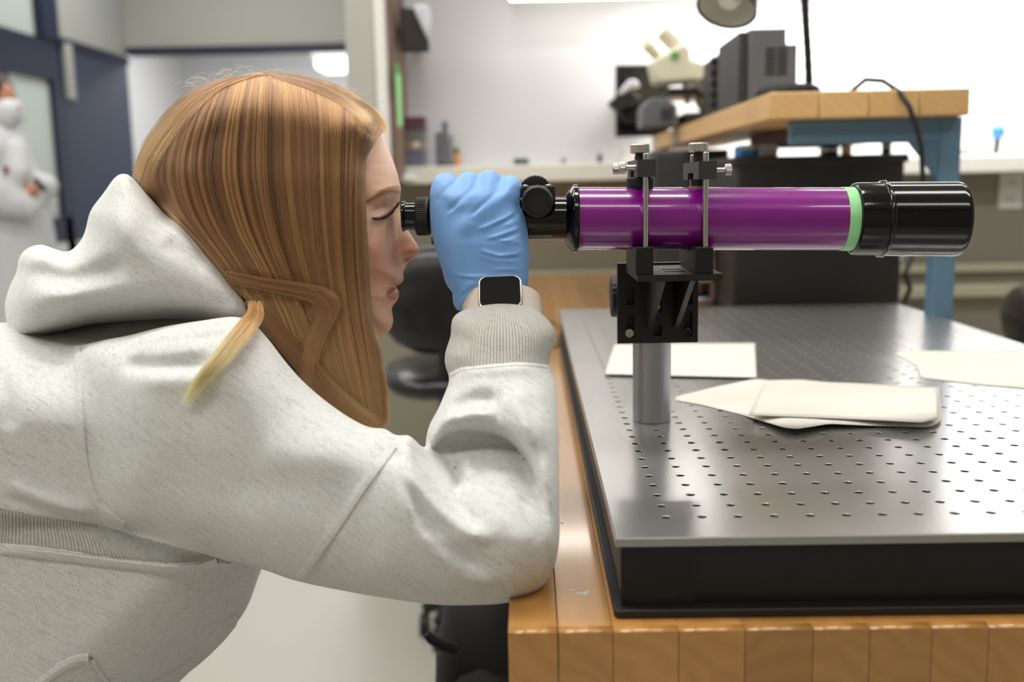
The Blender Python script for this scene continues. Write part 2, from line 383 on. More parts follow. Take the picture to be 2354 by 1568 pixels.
# ------------------------------------------------------------------ optical breadboard
bb = thing('optical_breadboard', 'brushed aluminium plate drilled with a grid of threaded holes on black base', 'breadboard', (.37, 1.25, TOP))
PX0, PX1, PY0, PY1 = .0550, .6934, .6392, 1.874
def perforated():
    mb = MB(); p = .0254; hx, hy, nx, ny = .0944, .6803, 23, 46
    n = 16; r0, r1 = .0035, .0031
    ang = [2 * math.pi * (k + .5) / n for k in range(n)]
    sq = []
    for a in ang:
        c, s = math.cos(a), math.sin(a); k = (p / 2) / max(abs(c), abs(s)); sq.append((c * k, s * k))
    cn = []
    for i in range(nx):
        for j in range(ny):
            cx, cy = hx + i * p, hy + j * p
            vs = [(cx + a, cy + b, ZP) for a, b in sq]
            vs += [(cx + r0 * math.cos(a), cy + r0 * math.sin(a), ZP) for a in ang]
            vs += [(cx + r1 * math.cos(a), cy + r1 * math.sin(a), ZP - .0003) for a in ang]
            vs += [(cx + r1 * math.cos(a), cy + r1 * math.sin(a), ZP - .009) for a in ang]
            fs = []
            for ring in range(3):
                for k in range(n):
                    q = (k + 1) % n; fs.append((ring * n + k, ring * n + q, (ring + 1) * n + q, (ring + 1) * n + k))
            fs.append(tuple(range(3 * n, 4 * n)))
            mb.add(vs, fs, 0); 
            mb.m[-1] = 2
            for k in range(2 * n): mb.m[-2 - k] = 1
            # corner fills left by the projected square
            for qx, qy in ((1, 1), (-1, 1), (-1, -1), (1, -1)):
                c0 = (cx + qx * p / 2, cy + qy * p / 2, ZP)
                t1 = [s for s in sq if s[0] * qx > 0 and s[1] * qy > 0]
                a1 = max(t1, key=lambda s: abs(s[0]) - abs(s[1]) if abs(abs(s[0]) - p / 2) < 1e-6 and abs(s[1]) < p / 2 - 1e-6 else -9)
                e1 = [s for s in t1 if abs(abs(s[0]) - p / 2) < 1e-6]; e2 = [s for s in t1 if abs(abs(s[1]) - p / 2) < 1e-6]
                s1 = max(e1, key=lambda s: abs(s[1])); s2 = max(e2, key=lambda s: abs(s[0]))
                f = [(cx + s1[0], cy + s1[1], ZP), c0, (cx + s2[0], cy + s2[1], ZP)]
                mb.add(f, [(0, 1, 2) if qx * qy > 0 else (2, 1, 0)], 0)
    ax0, ax1 = hx - p / 2, hx + (nx - .5) * p; ay0, ay1 = hy - p / 2, hy + (ny - .5) * p
    c = .0008; T = .0062
    X0, X1, Y0, Y1 = PX0 + c, PX1 - c, PY0 + c, PY1 - c
    def ring(x0, x1, y0, y1, z): return [(x0, y0, z), (x1, y0, z), (x1, y1, z), (x0, y1, z)]
    vs = ring(ax0, ax1, ay0, ay1, ZP) + ring(X0, X1, Y0, Y1, ZP) + ring(PX0, PX1, PY0, PY1, ZP - c) + ring(PX0, PX1, PY0, PY1, ZP - T)
    fs = []
    for r in range(3):
        for k in range(4):
            q = (k + 1) % 4; fs.append((r * 4 + k, (r + 1) * 4 + k, (r + 1) * 4 + q, r * 4 + q))
    mb.add(vs, fs, 0); return mb
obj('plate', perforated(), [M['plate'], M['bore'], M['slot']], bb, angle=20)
bx0, bx1, by0, by1 = PX0 + .0045, PX1 - .0045, PY0 + .002, PY1 - .003
zb, zt = TOP + .0005, ZP - .0063
obj('side_panel', MB().box((bx0 + .006, by0 + .0015, zb), (bx1, by1, zt)), M['black'], bb)
obj('side_wall', MB().box((bx0, by0 + .03, zb), (bx0 + .006, by1, zt)), M['black2'], bb)
# corner block with fine vertical ribs
mb = MB()
nr = 70; x0c, x1c = bx0 - .0005, .1095
for k in range(nr):
    a = x0c + (x1c - x0c) * k / nr; b = x0c + (x1c - x0c) * (k + .7) / nr
    mb.box((a, by0 - .0012, zb), (b, by0 + .004, zt))
mb.box((x0c, by0 - .0008, zb), (x1c, by0 + .03, zt))
obj('corner_block', mb, M['black2'], bb)
# bottom flange, wider than the base, with rounded inner corner
fl = MB().box((PX0 - .0005, PY0 - .0065, TOP), (PX1 + .002, by0 + .003, TOP + .0062)).box((PX0 - .0015, PY0 - .004, TOP), (bx0 + .003, PY1 + .004, TOP + .0060))
obj('flange', fl, M['black2'], bb, bevel=.0012)

# sheets of tissue on the plate
def sheet(name, label, top, bot, hz, nu=40, nv=12, fold=None):
    t = thing(name, label, 'paper', WZ(*top[len(top) // 2], ZP))
    def cur(pts, u):
        p = np.array(pts, float); d = np.r_[0, np.cumsum(np.linalg.norm(np.diff(p, axis=0), axis=1))]; d /= d[-1]
        return np.array([np.interp(u, d, p[:, 0]), np.interp(u, d, p[:, 1])])
    rows = []
    for i in range(nv):
        v = i / (nv - 1); r = []
        for j in range(nu):
            u = j / (nu - 1); a = cur(top, u); b = cur(bot, u); q = a * (1 - v) + b * v
            p = WZ(q[0], q[1], ZP + hz(u, v)); r.append(p)
        rows.append(r)
    mb = MB().loft(rows)
    o = obj('sheet', mb, M['paper'], t, angle=180)
    s = o.modifiers.new('thickness', 'SOLIDIFY'); s.thickness = .0003; s.offset = 1
    return t, rows
t, _ = sheet('tissue_sheet', 'creased off-white tissue sheet with torn edge, the nearest one on the plate',
      [(1552, 912), (1640, 890), (1742, 869), (1760, 874), (1840, 872), (1900, 878), (2000, 882), (2090, 888), (2160, 890)],
      [(1552, 920), (1610, 930), (1700, 952), (1800, 982), (1830, 986), (1870, 980), (1905, 974), (2000, 978), (2120, 982), (2150, 978), (2166, 962)],
      lambda u, v: .0008 + .007 * abs(math.sin(3 * u + .6)) * v * (u > .25) * min(1, (u - .25) * 6) + .004 * math.sin(math.pi * v) * min(1, u * 3))
# the folded half lying on it
tp = [(1760, 876), (1840, 874), (1900, 880), (2000, 884), (2090, 889), (2156, 892)]
bt = [(1722, 955), (1800, 958), (1905, 962), (2000, 966), (2120, 972), (2156, 962)]
rows = []
for i in range(10):
    v = i / 9; r = []
    for j in range(30):
        u = j / 29; f = lambda P: np.array([np.interp(u, np.linspace(0, 1, len(P)), [p[k] for p in P]) for k in (0, 1)])
        q = f(tp) * (1 - v) + f(bt) * v
        r.append(WZ(q[0], q[1], ZP + .0085 + .005 * math.sin(math.pi * v) + .001 * math.sin(9 * u)))
    rows.append(r)
o = obj('fold', MB().loft(rows), M['paper'], t, angle=180); s = o.modifiers.new('thickness', 'SOLIDIFY'); s.thickness = .0006
sheet('tissue_sheet', 'flat off-white tissue sheet lying behind the aluminium post', [(1412, 792), (1560, 789), (1736, 788)], [(1390, 860), (1560, 864), (1740, 868)],
      lambda u, v: .0012 + .002 * v)
sheet('tissue_sheet', 'off-white tissue sheet with a folded corner, under the black dew shield end', [(2058, 810), (2120, 806), (2250, 806), (2354, 804), (2470, 806)], [(2060, 814), (2110, 842), (2118, 868), (2250, 884), (2354, 893), (2480, 905)],
      lambda u, v: .0008 + .003 * math.sin(math.pi * v) * u)

# thin cable trailing on the bench behind the sleeve
pts = [WZ(1262, 738, TOP + .002), WZ(1276, 742, TOP + .002), WZ(1286, 752, TOP + .002), WZ(1290, 775, TOP + .002), WZ(1283, 792, TOP + .002), WZ(1270, 800, TOP + .002)]
tag(obj('thin_wire', MB().tube(pts, .0012, 6), M['cable']), 'thin dark wire curling on the bench behind the sleeve cuff', 'wire')
# ------------------------------------------------------------------ telescope
YT = .897
A0 = W(1329, 502.5, YT); A1 = W(2203, 504, YT)
AX = (A1 - A0) / np.linalg.norm(A1 - A0); LT = np.linalg.norm(A1 - A0)
def along(px): return (W(px, 503, YT) - A0) @ AX
RS = YT * .9955 / F      # metres per pixel on the tube's axis
scope = thing('telescope', 'small purple refractor telescope with black dew shield and mint tape band', 'telescope', A0 + AX * .1)
def lathe(name, st, mat, n=64, knurl=None, angle=30, bevel=0, parent=None):
    prof = [(along(px), r * RS) for px, r in st]
    return obj(name, MB().lathe(A0, AX, prof, n, knurl=knurl), mat, parent or scope, angle=angle, bevel=bevel)
lathe('tube', [(1327, 66), (1327, 71.3), (1940, 71.3), (1962, 71.3)], M['purple'], 96)
lathe('tape_band', [(1932, 71.4), (1932.4, 72.3), (1962, 72.3), (1962.4, 71)], M['tape'], 96)
lathe('dew_shield', [(1957, 70), (1958, 77), (1961, 81), (1966, 82.5), (2017, 83), (2019, 83.4), (2020.5, 86.4), (2023, 88), (2027, 88), (2029.5, 86.6), (2031, 84.3), (2033, 84), (2190, 84.8), (2200, 84), (2203, 82), (2203, 74), (2120, 72)], M['blackgloss'], 96, angle=32)
lathe('flange', [(1300, 50), (1302, 58), (1316, 76), (1318, 77.5), (1326, 77.5), (1329, 74), (1329, 66)], M['blackgloss'], 8 * 9)
lathe('focuser_tube', [(1190, 45), (1190, 48.5), (1302, 49), (1302, 40)], M['blackgloss'], 64)
E0 = W(925, 497, YT)
def elathe(name, st, mat, n=48, knurl=None):
    ax = (W(1200, 498.5, YT) - W(925, 497, YT)); ax = ax / np.linalg.norm(ax)
    prof = [((W(px, 497, YT) - E0) @ ax, r * RS) for px, r in st]
    return obj(name, MB().lathe(E0, ax, prof, n, knurl=knurl), mat, scope, angle=30)
elathe('eyepiece', [(934, 20), (926, 28), (925, 33), (926.5, 35.5), (930, 35.5), (932.5, 33), (934, 32), (957, 32.2), (957, 20)], M['blackgloss'])
elathe('grip_ring', [(956, 30), (957, 40), (960, 43.5), (961, 44), (980, 44), (981, 43.5), (986, 43.5), (990, 40), (990, 30)], M['rubber'], 120, knurl=((3, 4), .965))
elathe('diagonal', [(988, 30), (988, 36), (1040, 36), (1040, 30)], M['black'])
elathe('draw_tube', [(1035, 34), (1036, 38), (1195, 38), (1195, 30)], M['blackgloss'])
def focus_knob(name, c, Y, r):
    p = W(c[0], c[1], Y); m = Y / F
    tow = np.array([-.02, -1, -.10]) if Y < YT else np.array([.02, 1, .10])
    tow = tow / np.linalg.norm(tow)
    o = obj(name, MB().lathe(p - tow * .012, tow, [(0, r * .8 * m), (.001, r * m), (.0085, r * m), (.010, r * .96 * m), (.0125, r * .9 * m), (.0125, r * .74 * m), (.0115, r * .70 * m), (.0108, r * .4 * m), (.0104, .0002)], 56, knurl=((1, 2), .945)), M['rubber'], scope, angle=25)
    return p, tow
p1, t1 = focus_knob('focus_knob', (1235, 465), .856, 37)
p2, t2 = focus_knob('focus_knob', (1231, 440), .938, 38)
obj('pinion_shaft', MB().cyl(p1 * .9 + p2 * .1, p1 * .1 + p2 * .9, .0045, 16), M['steel'], scope)
a = W(1199, 428, .872); b = W(1277, 470, .872)
obj('pinion_block', MB().box((a[0], .872, b[2]), (b[0], .922, a[2])), M['black2'], scope, bevel=.0012)
for px in (1207, 1261):
    c = W(px, 431, .882)
    obj('screw', MB().lathe((c[0], .884, a[2] - .0005), (0, 0, 1), [(0, .0026), (.0012, .0026), (.0016, .0022), (.0016, .0012), (.0008, .0011)], 16), M['steel'], scope)
a = W(1215, 540, .885); b = W(1270, 549, .885)
obj('name_plate', MB().box((a[0], .884, b[2]), (b[0], .888, a[2])), M['greybox'], scope, bevel=.0004)
a = W(992, 544, .905); b = W(1002, 562, .905)
obj('set_screw', MB().cyl((a[0] + .002, .905, a[2]), (a[0] + .002, .905, b[2]), .0022, 12), M['brown'], scope)

# ------------------------------------------------------------------ the stand: post, bracket, two clamps
mount = thing('telescope_stand', 'aluminium post with black angle bracket and two screw clamps holding the purple tube', 'stand', (.1205, .974, ZP))
PXc, PYc, PR = .1203, .974, .0188
zb_ = W(1500, 789, .955)[2]
obj('post', MB().lathe((PXc, PYc, ZP), (0, 0, 1), [(0, PR - .0008), (.0008, PR), (.003, PR), (zb_ + .0015 - ZP, PR), (zb_ + .0015 - ZP, PR * .5)], 64), M['alu'], mount)
obj('mount_block', MB().box((PXc - .016, .9695, zb_ + .001), (PXc + .016, .990, zb_ + .05)), M['black'], mount, bevel=.001)
px0, px1 = W(1420, 700, .955)[0], W(1605, 700, .955)[0]
zt_ = W(1512, 604, .955)[2]
# vertical plate with slots
def plate_with_slots():
    y0, y1 = .955, .9635
    X = lambda px: W(px, 700, .955)[0]; Z = lambda py: W(1512, py, .955)[2]
    mb = MB()
    cols = [px0, X(1440), X(1458), X(1504), X(1522), X(1574), X(1592), px1]
    slots = {1: [(660, 700), (722, 775)], 3: [(690, 716), (748, 772)], 5: [(660, 700), (718, 775)]}
    for k in range(7):
        a, b = cols[k], cols[k + 1]
        if k not in slots: mb.box((a, y0, zb_), (b, y1, zt_)); continue
        prev = zt_
        for s0, s1 in slots[k]:
            mb.box((a, y0, Z(s0)), (b, y1, prev)); prev = Z(s1)
        mb.box((a, y0, zb_), (b, y1, prev))
    mb.box((px0 + .002, y1, zb_ + .002), (px1 - .002, y1 + .006, zt_ - .002))
    return mb
obj('bracket_plate', plate_with_slots(), M['black'], mount, angle=30)
for px, py, mt in ((1447, 766, 'steel'), (1580, 762, 'black2')):
    c = W(px, py, .953)
    obj('bolt', MB().lathe((c[0], .957, c[2]), (0, -1, 0), [(0, .0045), (.0035, .0045), (.0045, .004), (.0045, .0022), (.002, .002)], 6 if mt == 'black2' else 20), M[mt], mount)
c = W(1513, 706, .952)
obj('brass_screw', MB().lathe((c[0], .957, c[2]), (0, -1, 0), [(0, .003), (.002, .003), (.0026, .0024), (.0026, .001)], 16), M['brass'], mount)
# locking wheel at the side
c = W(1416, 682, .985)
obj('lock_wheel', MB().lathe((c[0] + .004, .985, c[2]), (-1, 0, 0), [(0, .014), (.001, .0195), (.0065, .0205), (.009, .0195), (.0095, .014), (.0095, .004)], 48, knurl=((1, 2, 3), .965)), M['rubber'], mount)
# shelf
SY0 = .853
sz = W(1560, 631, SY0)[2]; sth = .0058
sx0, sx1 = W(1466, 640, SY0)[0], W(1662, 640, SY0)[0]
mb = MB()
slx = [W(1520, 600, .92)[0], W(1545, 600, .92)[0]]
mb.box((sx0, SY0, sz - sth), (sx1, .879, sz)); mb.box((sx0, .8865, sz - sth), (sx1, .900, sz)); mb.box((sx0, .9075, sz - sth), (sx1, .955, sz))
mx = (sx0 + sx1) / 2
for y0, y1 in ((.879, .8865), (.900, .9075)):
    mb.box((sx0, y0, sz - sth), (mx - .009, y1, sz)); mb.box((mx + .009, y0, sz - sth), (sx1, y1, sz))
obj('bracket_shelf', mb, M['black2'], mount, angle=30)
for px in (1524, 1592):
    x = W(px, 650, SY0 + .006)[0]
    zlo = W(1512, 752, .955)[2]
    obj('gusset', MB().prism([(x - .0025, SY0 + .004, sz - sth), (x - .0025, .955, sz - sth), (x - .0025, .955, zlo), (x - .0025, .949, zlo)], (.005, 0, 0)), M['black2'], mount, bevel=.0004)
def tube_z(x): return (A0 + AX * ((x - A0[0]) / AX[0]))[2]
TR = 71.3 * RS
def clamp(xf, top_px, top_w, side):
    # xf: x of the block's face range in px at SY0; base block with V saddle
    x0, x1 = W(xf[0], 600, .855)[0], W(xf[1], 600, .855)[0]; xc = (x0 + x1) / 2
    z1 = W(xf[0], 569, .855)[2]
    yb = .855
    ct = tube_z(xc)
    prof = [(yb, sz), (.939, sz), (.939, z1), (YT + .020, z1), (YT + .004, ct - TR - .0002), (YT - .004, ct - TR - .0002), (YT - .020, z1), (yb, z1)]
    prof = [(y, min(z, 9)) for y, z in prof]
    o = obj('saddle_block', MB().prism([(x0, y, z) for y, z in prof], (x1 - x0, 0, 0)), M['black'], mount, bevel=.0006)
    # rods
    ztop = W(1475, 353, .862)[2]
    rx = W(1484.5 if side < 0 else 1622, 500, .862)[0]
    obj('rod', MB().cyl((rx, .8625, z1 - .004), (rx, .8625, ztop), .0024, 20), M['steel'], mount, bevel=.0005)
    obj('rod', MB().cyl((rx, .9315, z1 - .004), (rx, .9315, ztop), .0024, 20), M['steel'], mount, bevel=.0005)
    # crossbar
    bx0, bx1 = W(top_px[0], 390, .855)[0], W(top_px[1], 390, .855)[0]
    bz1, bz0 = W(top_px[0], top_w[0], .855)[2], W(top_px[0], top_w[1], .855)[2]
    m = MB()
    m.box((bx0, .855, bz0), (bx1, .882, bz1)); m.box((bx0, .912, bz0), (bx1, .939, bz1)); m.box((bx0, .882, bz0 + (bz1 - bz0) * .38), (bx1, .912, bz1)); m.box((bx0 + .006, .882, bz0), (bx1, .912, bz0 + (bz1 - bz0) * .38))
    obj('crossbar', m, M['anodised'], mount, angle=30)
    # screw with knurled head
    kc = W(sum(top_px) / 2, 342, YT)
    kx = (bx0 + bx1) / 2 - .001
    hz = W(1475, 353, YT)[2]
    obj('screw_shaft', MB().cyl((kx, YT, bz0 - .002), (kx, YT, hz + .001), .0042, 20), M['black2'], mount)
    obj('screw_head', MB().lathe((kx, YT, hz), (0, 0, 1), [(0, .0072), (.0008, .0086), (.0072, .0086), (.0082, .008), (.0084, .0068), (.0080, .001)], 72, knurl=((1, 2), .965)), M['knurl'], mount, angle=25)
    # pad pressing on the tube
    zt2 = tube_z(xc) + TR
    if side < 0:
        obj('pad', MB().lathe((kx, YT, zt2 - .0075), (0, 0, 1), [(0, .0112), (.001, .0118), (bz0 - zt2 + .0065, .0118), (bz0 - zt2 + .0075, .011)], 32), M['rubber'], mount)
    else:
        obj('pad', MB().lathe((kx, YT, zt2 + .001), (0, 0, 1), [(0, .0065), (bz0 - zt2 - .001, .0065)], 24), M['rubber'], mount)
        obj('cork_disc', MB().lathe((kx, YT, zt2 - .002), (0, 0, 1), [(0, .0085), (.003, .0085)], 24), M['copper'], mount)
    # thumb screws
    for y in (.8665, .9275) if side < 0 else (.8665,):
        zc = (bz0 + bz1) / 2 + (.001 if side < 0 else 0)
        if side < 0: p, d = (bx0, y, zc), (-1, 0, 0)
        else: p, d = (bx1, y, zc), (1, 0, 0)
        obj('thumb_screw', MB().lathe(p, d, [(0, .0022), (.0085, .0022), (.0087, .0045), (.0093, .0052), (.0138, .0052), (.0145, .0045), (.0146, .001)], 48, knurl=((3, 4), .95)), M['knurl'], mount, angle=25)
clamp((1461.5, 1502), (1465, 1508), (367, 407), -1)
clamp((1599, 1640), (1606, 1648), (371, 412.5), 1)
# ------------------------------------------------------------------ things farther back
def front(px0, py0, px1, py1, Y): a = W(px0, py0, Y); b = W(px1, py1, Y); return a[0], b[0], b[2], a[2]     # x0,x1,z0,z1
# raised riser shelf on the bench
rz = .9545 + .375; th = .043
ris = thing('riser_shelf', 'raised maple riser shelf on blue steel legs standing on the bench', 'shelf', (.55, 2.2, TOP))
x0, x1 = .394, .718
n = 4; wd = (x1 - x0) / n
for k in range(n):
    obj('plank', MB().box((x0 + k * wd + .0003, 1.66, rz - th), (x0 + (k + 1) * wd - .0003, 3.2 if k < 2 else 2.42, rz)), M['maple2'], ris, bevel=.003)
obj('leg', MB().box((.688, 1.70, TOP), (.724, 1.736, rz - th)), M['blue_steel'], ris, bevel=.002)
obj('leg', MB().box((.688, 2.36, TOP + .34), (.724, 2.396, rz - th)), M['blue_steel'], ris, bevel=.002)
obj('leg', MB().box((.40, 3.12, TOP), (.436, 3.156, rz - th)), M['blue_steel'], ris, bevel=.002)
obj('rail', MB().box((.44, 1.70, rz - th - .04), (.688, 1.72, rz - th - .001)), M['blue_steel'], ris, bevel=.0015)
obj('gusset', MB().prism([(.688, 1.703, rz - th - .04), (.688, 1.703, rz - th - .10), (.640, 1.703, rz - th - .04)], (0, .012, 0)), M['blue_steel'], ris)
a = front(1830, 292, 2066, 322, 1.95)
obj('tray', MB().box((a[0], 1.95, a[2]), (a[1], 2.35, a[3])), M['red_steel'], ris, bevel=.002)
obj('tray_bracket', MB().box((.52, 2.0, a[3]), (.535, 2.3, rz - th)), M['red_steel'], ris)
obj('tray_bracket', MB().box((.66, 2.0, a[3]), (.68, 2.3, rz - th)), M['red_steel'], ris)

# black equipment cases on the bench under the riser
def case(name, label, px, Y, dep, mat, cat='equipment case', details=None):
    x0, x1, z0, z1 = front(*px, Y); t = thing(name, label, cat, ((x0 + x1) / 2, Y + dep / 2, TOP))
    obj('body', MB().box((x0, Y + .004, TOP + .012), (x1, Y + dep, z1)), mat, t, bevel=.006)
    obj('front_panel', MB().box((x0 + .006, Y, TOP + .02), (x1 - .006, Y + .006, z1 - .010)), mat, t, bevel=.002)
    for sx in (x0 + .03, x1 - .03):
        for sy in (Y + .04, Y + dep - .04): obj('foot', MB().cyl((sx, sy, TOP), (sx, sy, TOP + .013), .012, 12), M['rubber'], t)
    return t, (x0, x1, z1)
t, (bx0_, bx1_, bz1_) = case('equipment_case', 'wide black equipment case on the bench behind the purple tube', (1690, 366, 2070, 700), 1.96, .55, M['black_case'])
obj('lid', MB().box((bx0_ - .004, 1.955, bz1_ - .012), (bx1_ + .004, 2.52, bz1_ + .004)), M['black_case'], t, bevel=.003)
t, (gx0, gx1, gz1) = case('equipment_case', 'charcoal equipment case behind the two knurled clamp screws', (1500, 346, 1676, 440), 2.58, .40, M['grey_case'])
# small shelf unit between the two cases
x0, x1, z0, z1 = front(1600, 560, 1650, 690, 2.1)
t = thing('parts_rack', 'low brown parts rack with a silver tray next to the wide black case', 'rack', ((x0 + x1) / 2, 2.2, TOP))
obj('side_panel', MB().box((x0, 2.14, TOP), (x0 + .006, 2.3, z1 + .02)), M['brown'], t)
obj('side_panel', MB().box((x1 - .006, 2.14, TOP), (x1, 2.3, z1 + .02)), M['brown'], t)
for k in range(3): obj('shelf_board', MB().box((x0, 2.14, TOP + .02 + k * .055), (x1, 2.3, TOP + .026 + k * .055)), M['copper'], t)
obj('silver_tray', MB().box((x0 + .004, 2.13, TOP + .026), (x1 - .004, 2.28, TOP + .042)), M['alu'], t, bevel=.003)
# things on top of the black case, under the riser
def bits():
    items = [(1700, 338, 1742, 364, 'blue_white_carton', 'small blue and white carton on the wide black case', 'carton', M['bluecap'], .06),
             (1745, 335, 1790, 366, 'white_pouch', 'white plastic pouch lying on the wide black case', 'pouch', M['clear'], .07),
             (1905, 336, 1938, 366, 'lens_barrel', 'dark lens barrel standing on the wide black case', 'lens', M['black'], .03),
             (1945, 340, 1968, 366, 'lens_barrel', 'short brass lens barrel on the wide black case', 'lens', M['brass'], .025),
             (2040, 318, 2060, 366, 'lens_barrel', 'tall slim black lens barrel on the wide black case', 'lens', M['black'], .02)]
    for p0, q0, p1, q1, nm, lb, ct, mt, dp in items:
        x0, x1, z0, z1 = front(p0, q0, p1, q1, 2.02); z0 = bz1_ + .004; z1 = max(z1, z0 + .025)
        t = thing(nm, lb, ct, ((x0 + x1) / 2, 2.04, z0))
        if 'barrel' in nm:
            r = (x1 - x0) / 2; c = ((x0 + x1) / 2, 2.04 + r, z0)
            obj('barrel', MB().lathe(c, (0, 0, 1), [(0, r), ((z1 - z0) * .8, r), ((z1 - z0) * .8, r * .8), (z1 - z0, r * .8)], 20), mt, t)
            obj('ring', MB().lathe((c[0], c[1], z0 + (z1 - z0) * .4), (0, 0, 1), [(0, r * 1.06), ((z1 - z0) * .2, r * 1.06)], 20), M['steel'], t)
        else:
            obj('body', MB().box((x0, 2.02, z0), (x1, 2.02 + dp, z1)), mt, t, bevel=.006)
            obj('flap', MB().box((x0 + .003, 2.018, z1 - .009), (x1 - .003, 2.02, z1 - .002)), M['plate_white'], t)
bits()
# bundle of cables by the black case
for k, (dx, lab) in enumerate(((0, 'black cable looping down beside the wide black case, nearest the blue leg'), (-.016, 'grey-white cable hanging beside the wide black case'), (-.03, 'black cable hanging tight against the wide black case'))):
    pts = [(2098 + dx * 900, 585, 2.2), (2080 + dx * 900, 630, 2.16), (2092 + dx * 900, 665, 2.2), (2075 + dx * 700, 700, 2.25)]
    P = [V(W(*p)) for p in pts]
    pp = [P[0].lerp(P[1], i / 4) for i in range(4)] + [P[1].lerp(P[2], i / 4) for i in range(4)] + [P[2].lerp(P[3], i / 4) for i in range(5)]
    pp = [p + Vector((0, .03 * k, 0)) for p in pp]; top = Vector((P[0].x + .01, 2.3 + .03 * k, P[0].z + .12)); pp = [top] + pp + [Vector((P[3].x, 2.3 + .03 * k, TOP + .006))]
    tag(obj('hanging_cable', MB().tube(pp, .006, 8), M['cable'] if k != 1 else M['plate_white']), lab, 'cable')
# cable of the gooseneck lamp over the edge of the riser
pts = [(1955, 212, 1.75), (1990, 183, 1.72), (2030, 186, 1.69), (2068, 212, 1.66), (2090, 245, 1.645), (2106, 290, 1.645), (2118, 340, 1.65), (2122, 420, 1.66), (2120, 520, 1.68)]
cord_pts = pts

# gooseneck lamp on the riser
lx0, lx1, _, _ = front(1742, 188, 1892, 215, 1.78)
lc = ((lx0 + lx1) / 2, 1.80); lr = (lx1 - lx0) / 2
lp = thing('gooseneck_lamp', 'black gooseneck desk lamp with tilted metal shade on the riser shelf', 'lamp', (lc[0], lc[1], rz))
obj('base', MB().lathe((lc[0], lc[1], rz), (0, 0, 1), [(0, lr), (.012, lr), (.018, lr * .95), (.022, lr * .8), (.022, .004)], 40), M['black'], lp)
obj('power_cord', MB().tube([W(*p) for p in cord_pts], .0042, 8), M['cable'], lp, label='power cord arching over the front edge of the riser shelf')
nk = [W(1860, 195, 1.80), W(1857, 120, 1.80), W(1853, 60, 1.80), W(1850, 0, 1.80), W(1846, -60, 1.79), W(1825, -115, 1.77), W(1785, -135, 1.75), W(1740, -110, 1.73), W(1702, -62, 1.72)]
nk2 = []
for i in range(len(nk) - 1):
    for j in range(5): nk2.append(nk[i] + (nk[i + 1] - nk[i]) * j / 5)
obj('gooseneck', MB().tube(nk2, [.0075 if i % 2 else .0066 for i in range(len(nk2))], 12), M['black'], lp)
hc = W(1670, 22, 1.70); hd = np.array([-.30, -.42, -.86]); hd = hd / np.linalg.norm(hd)
hp = hc - hd * .075
obj('lamp_shade', MB().lathe(hp, hd, [(0, .012), (.004, .02), (.02, .03), (.045, .044), (.075, .0505), (.0765, .049), (.07, .046), (.045, .041), (.022, .027), (.02, .004)], 40), M['dark_psu'], lp)
obj('reflector', MB().lathe(hp + hd * .002, hd, [(.07, .0462), (.045, .0412), (.024, .0275), (.0215, .006)], 40, caps=False), M['plate_white'], lp)
obj('bulb', MB().lathe(hp + hd * .022, hd, [(0, .008), (.01, .012), (.02, .018), (.032, .02), (.042, .015), (.046, .004)], 24), M['steel_white'], lp)

# power supplies on the riser
x0, x1, z0, z1 = front(1722, 66, 1832, 205, 1.98)
t = thing('power_supply', 'slate grey power supply with slotted vent behind the lamp base', 'power supply', ((x0 + x1) / 2, 2.05, rz))
xm = x0 + (x1 - x0) * .77; zm = z1 - .03
obj('case', MB().prism([(x0, 1.98, rz), (x1, 1.98, rz), (x1, 1.98, zm), (xm, 1.98, zm), (xm, 1.98, z1), (x0, 1.98, z1)], (0, .2, 0)), M['grey_psu'], t, bevel=.003)
obj('side_cover', MB().box((x0 - .018, 1.985, rz), (x0 - .0005, 2.2, z1 - .004)), M['dark_psu'], t, bevel=.003)
vz0, vz1 = W(1770, 172, 1.98)[2], W(1770, 105, 1.98)[2]; vx0, vx1 = W(1758, 140, 1.98)[0], W(1812, 140, 1.98)[0]
for c in range(2):
    for k in range(6):
        a = vx0 + (vx1 - vx0) * (c / 2 + .03); b = vx0 + (vx1 - vx0) * (c / 2 + .45); q = vz0 + (vz1 - vz0) * k / 6
        obj('vent_slot', MB().box((a, 1.9785, q), (b, 1.981, q + (vz1 - vz0) / 11)), M['slot'], t)
x0, x1, z0, z1 = front(1662, 112, 1704, 245, 2.25)
t = thing('power_supply', 'tall dark power supply with row of black knobs next to the microscope', 'power supply', ((x0 + x1) / 2, 2.3, rz))
obj('case', MB().box((x0, 2.25, rz), (x1, 2.5, z1)), M['dark_psu'], t, bevel=.008)
for k in range(5):
    obj('knob', MB().lathe((x0, 2.30, rz + .03 + k * (z1 - rz - .05) / 4), (-1, 0, 0), [(0, .011), (.016, .010), (.018, .008)], 16), M['black'], t)
obj('green_label', MB().box((x1 - .006, 2.2485, rz + .03), (x1 - .0005, 2.251, rz + .07)), M['green'], t)

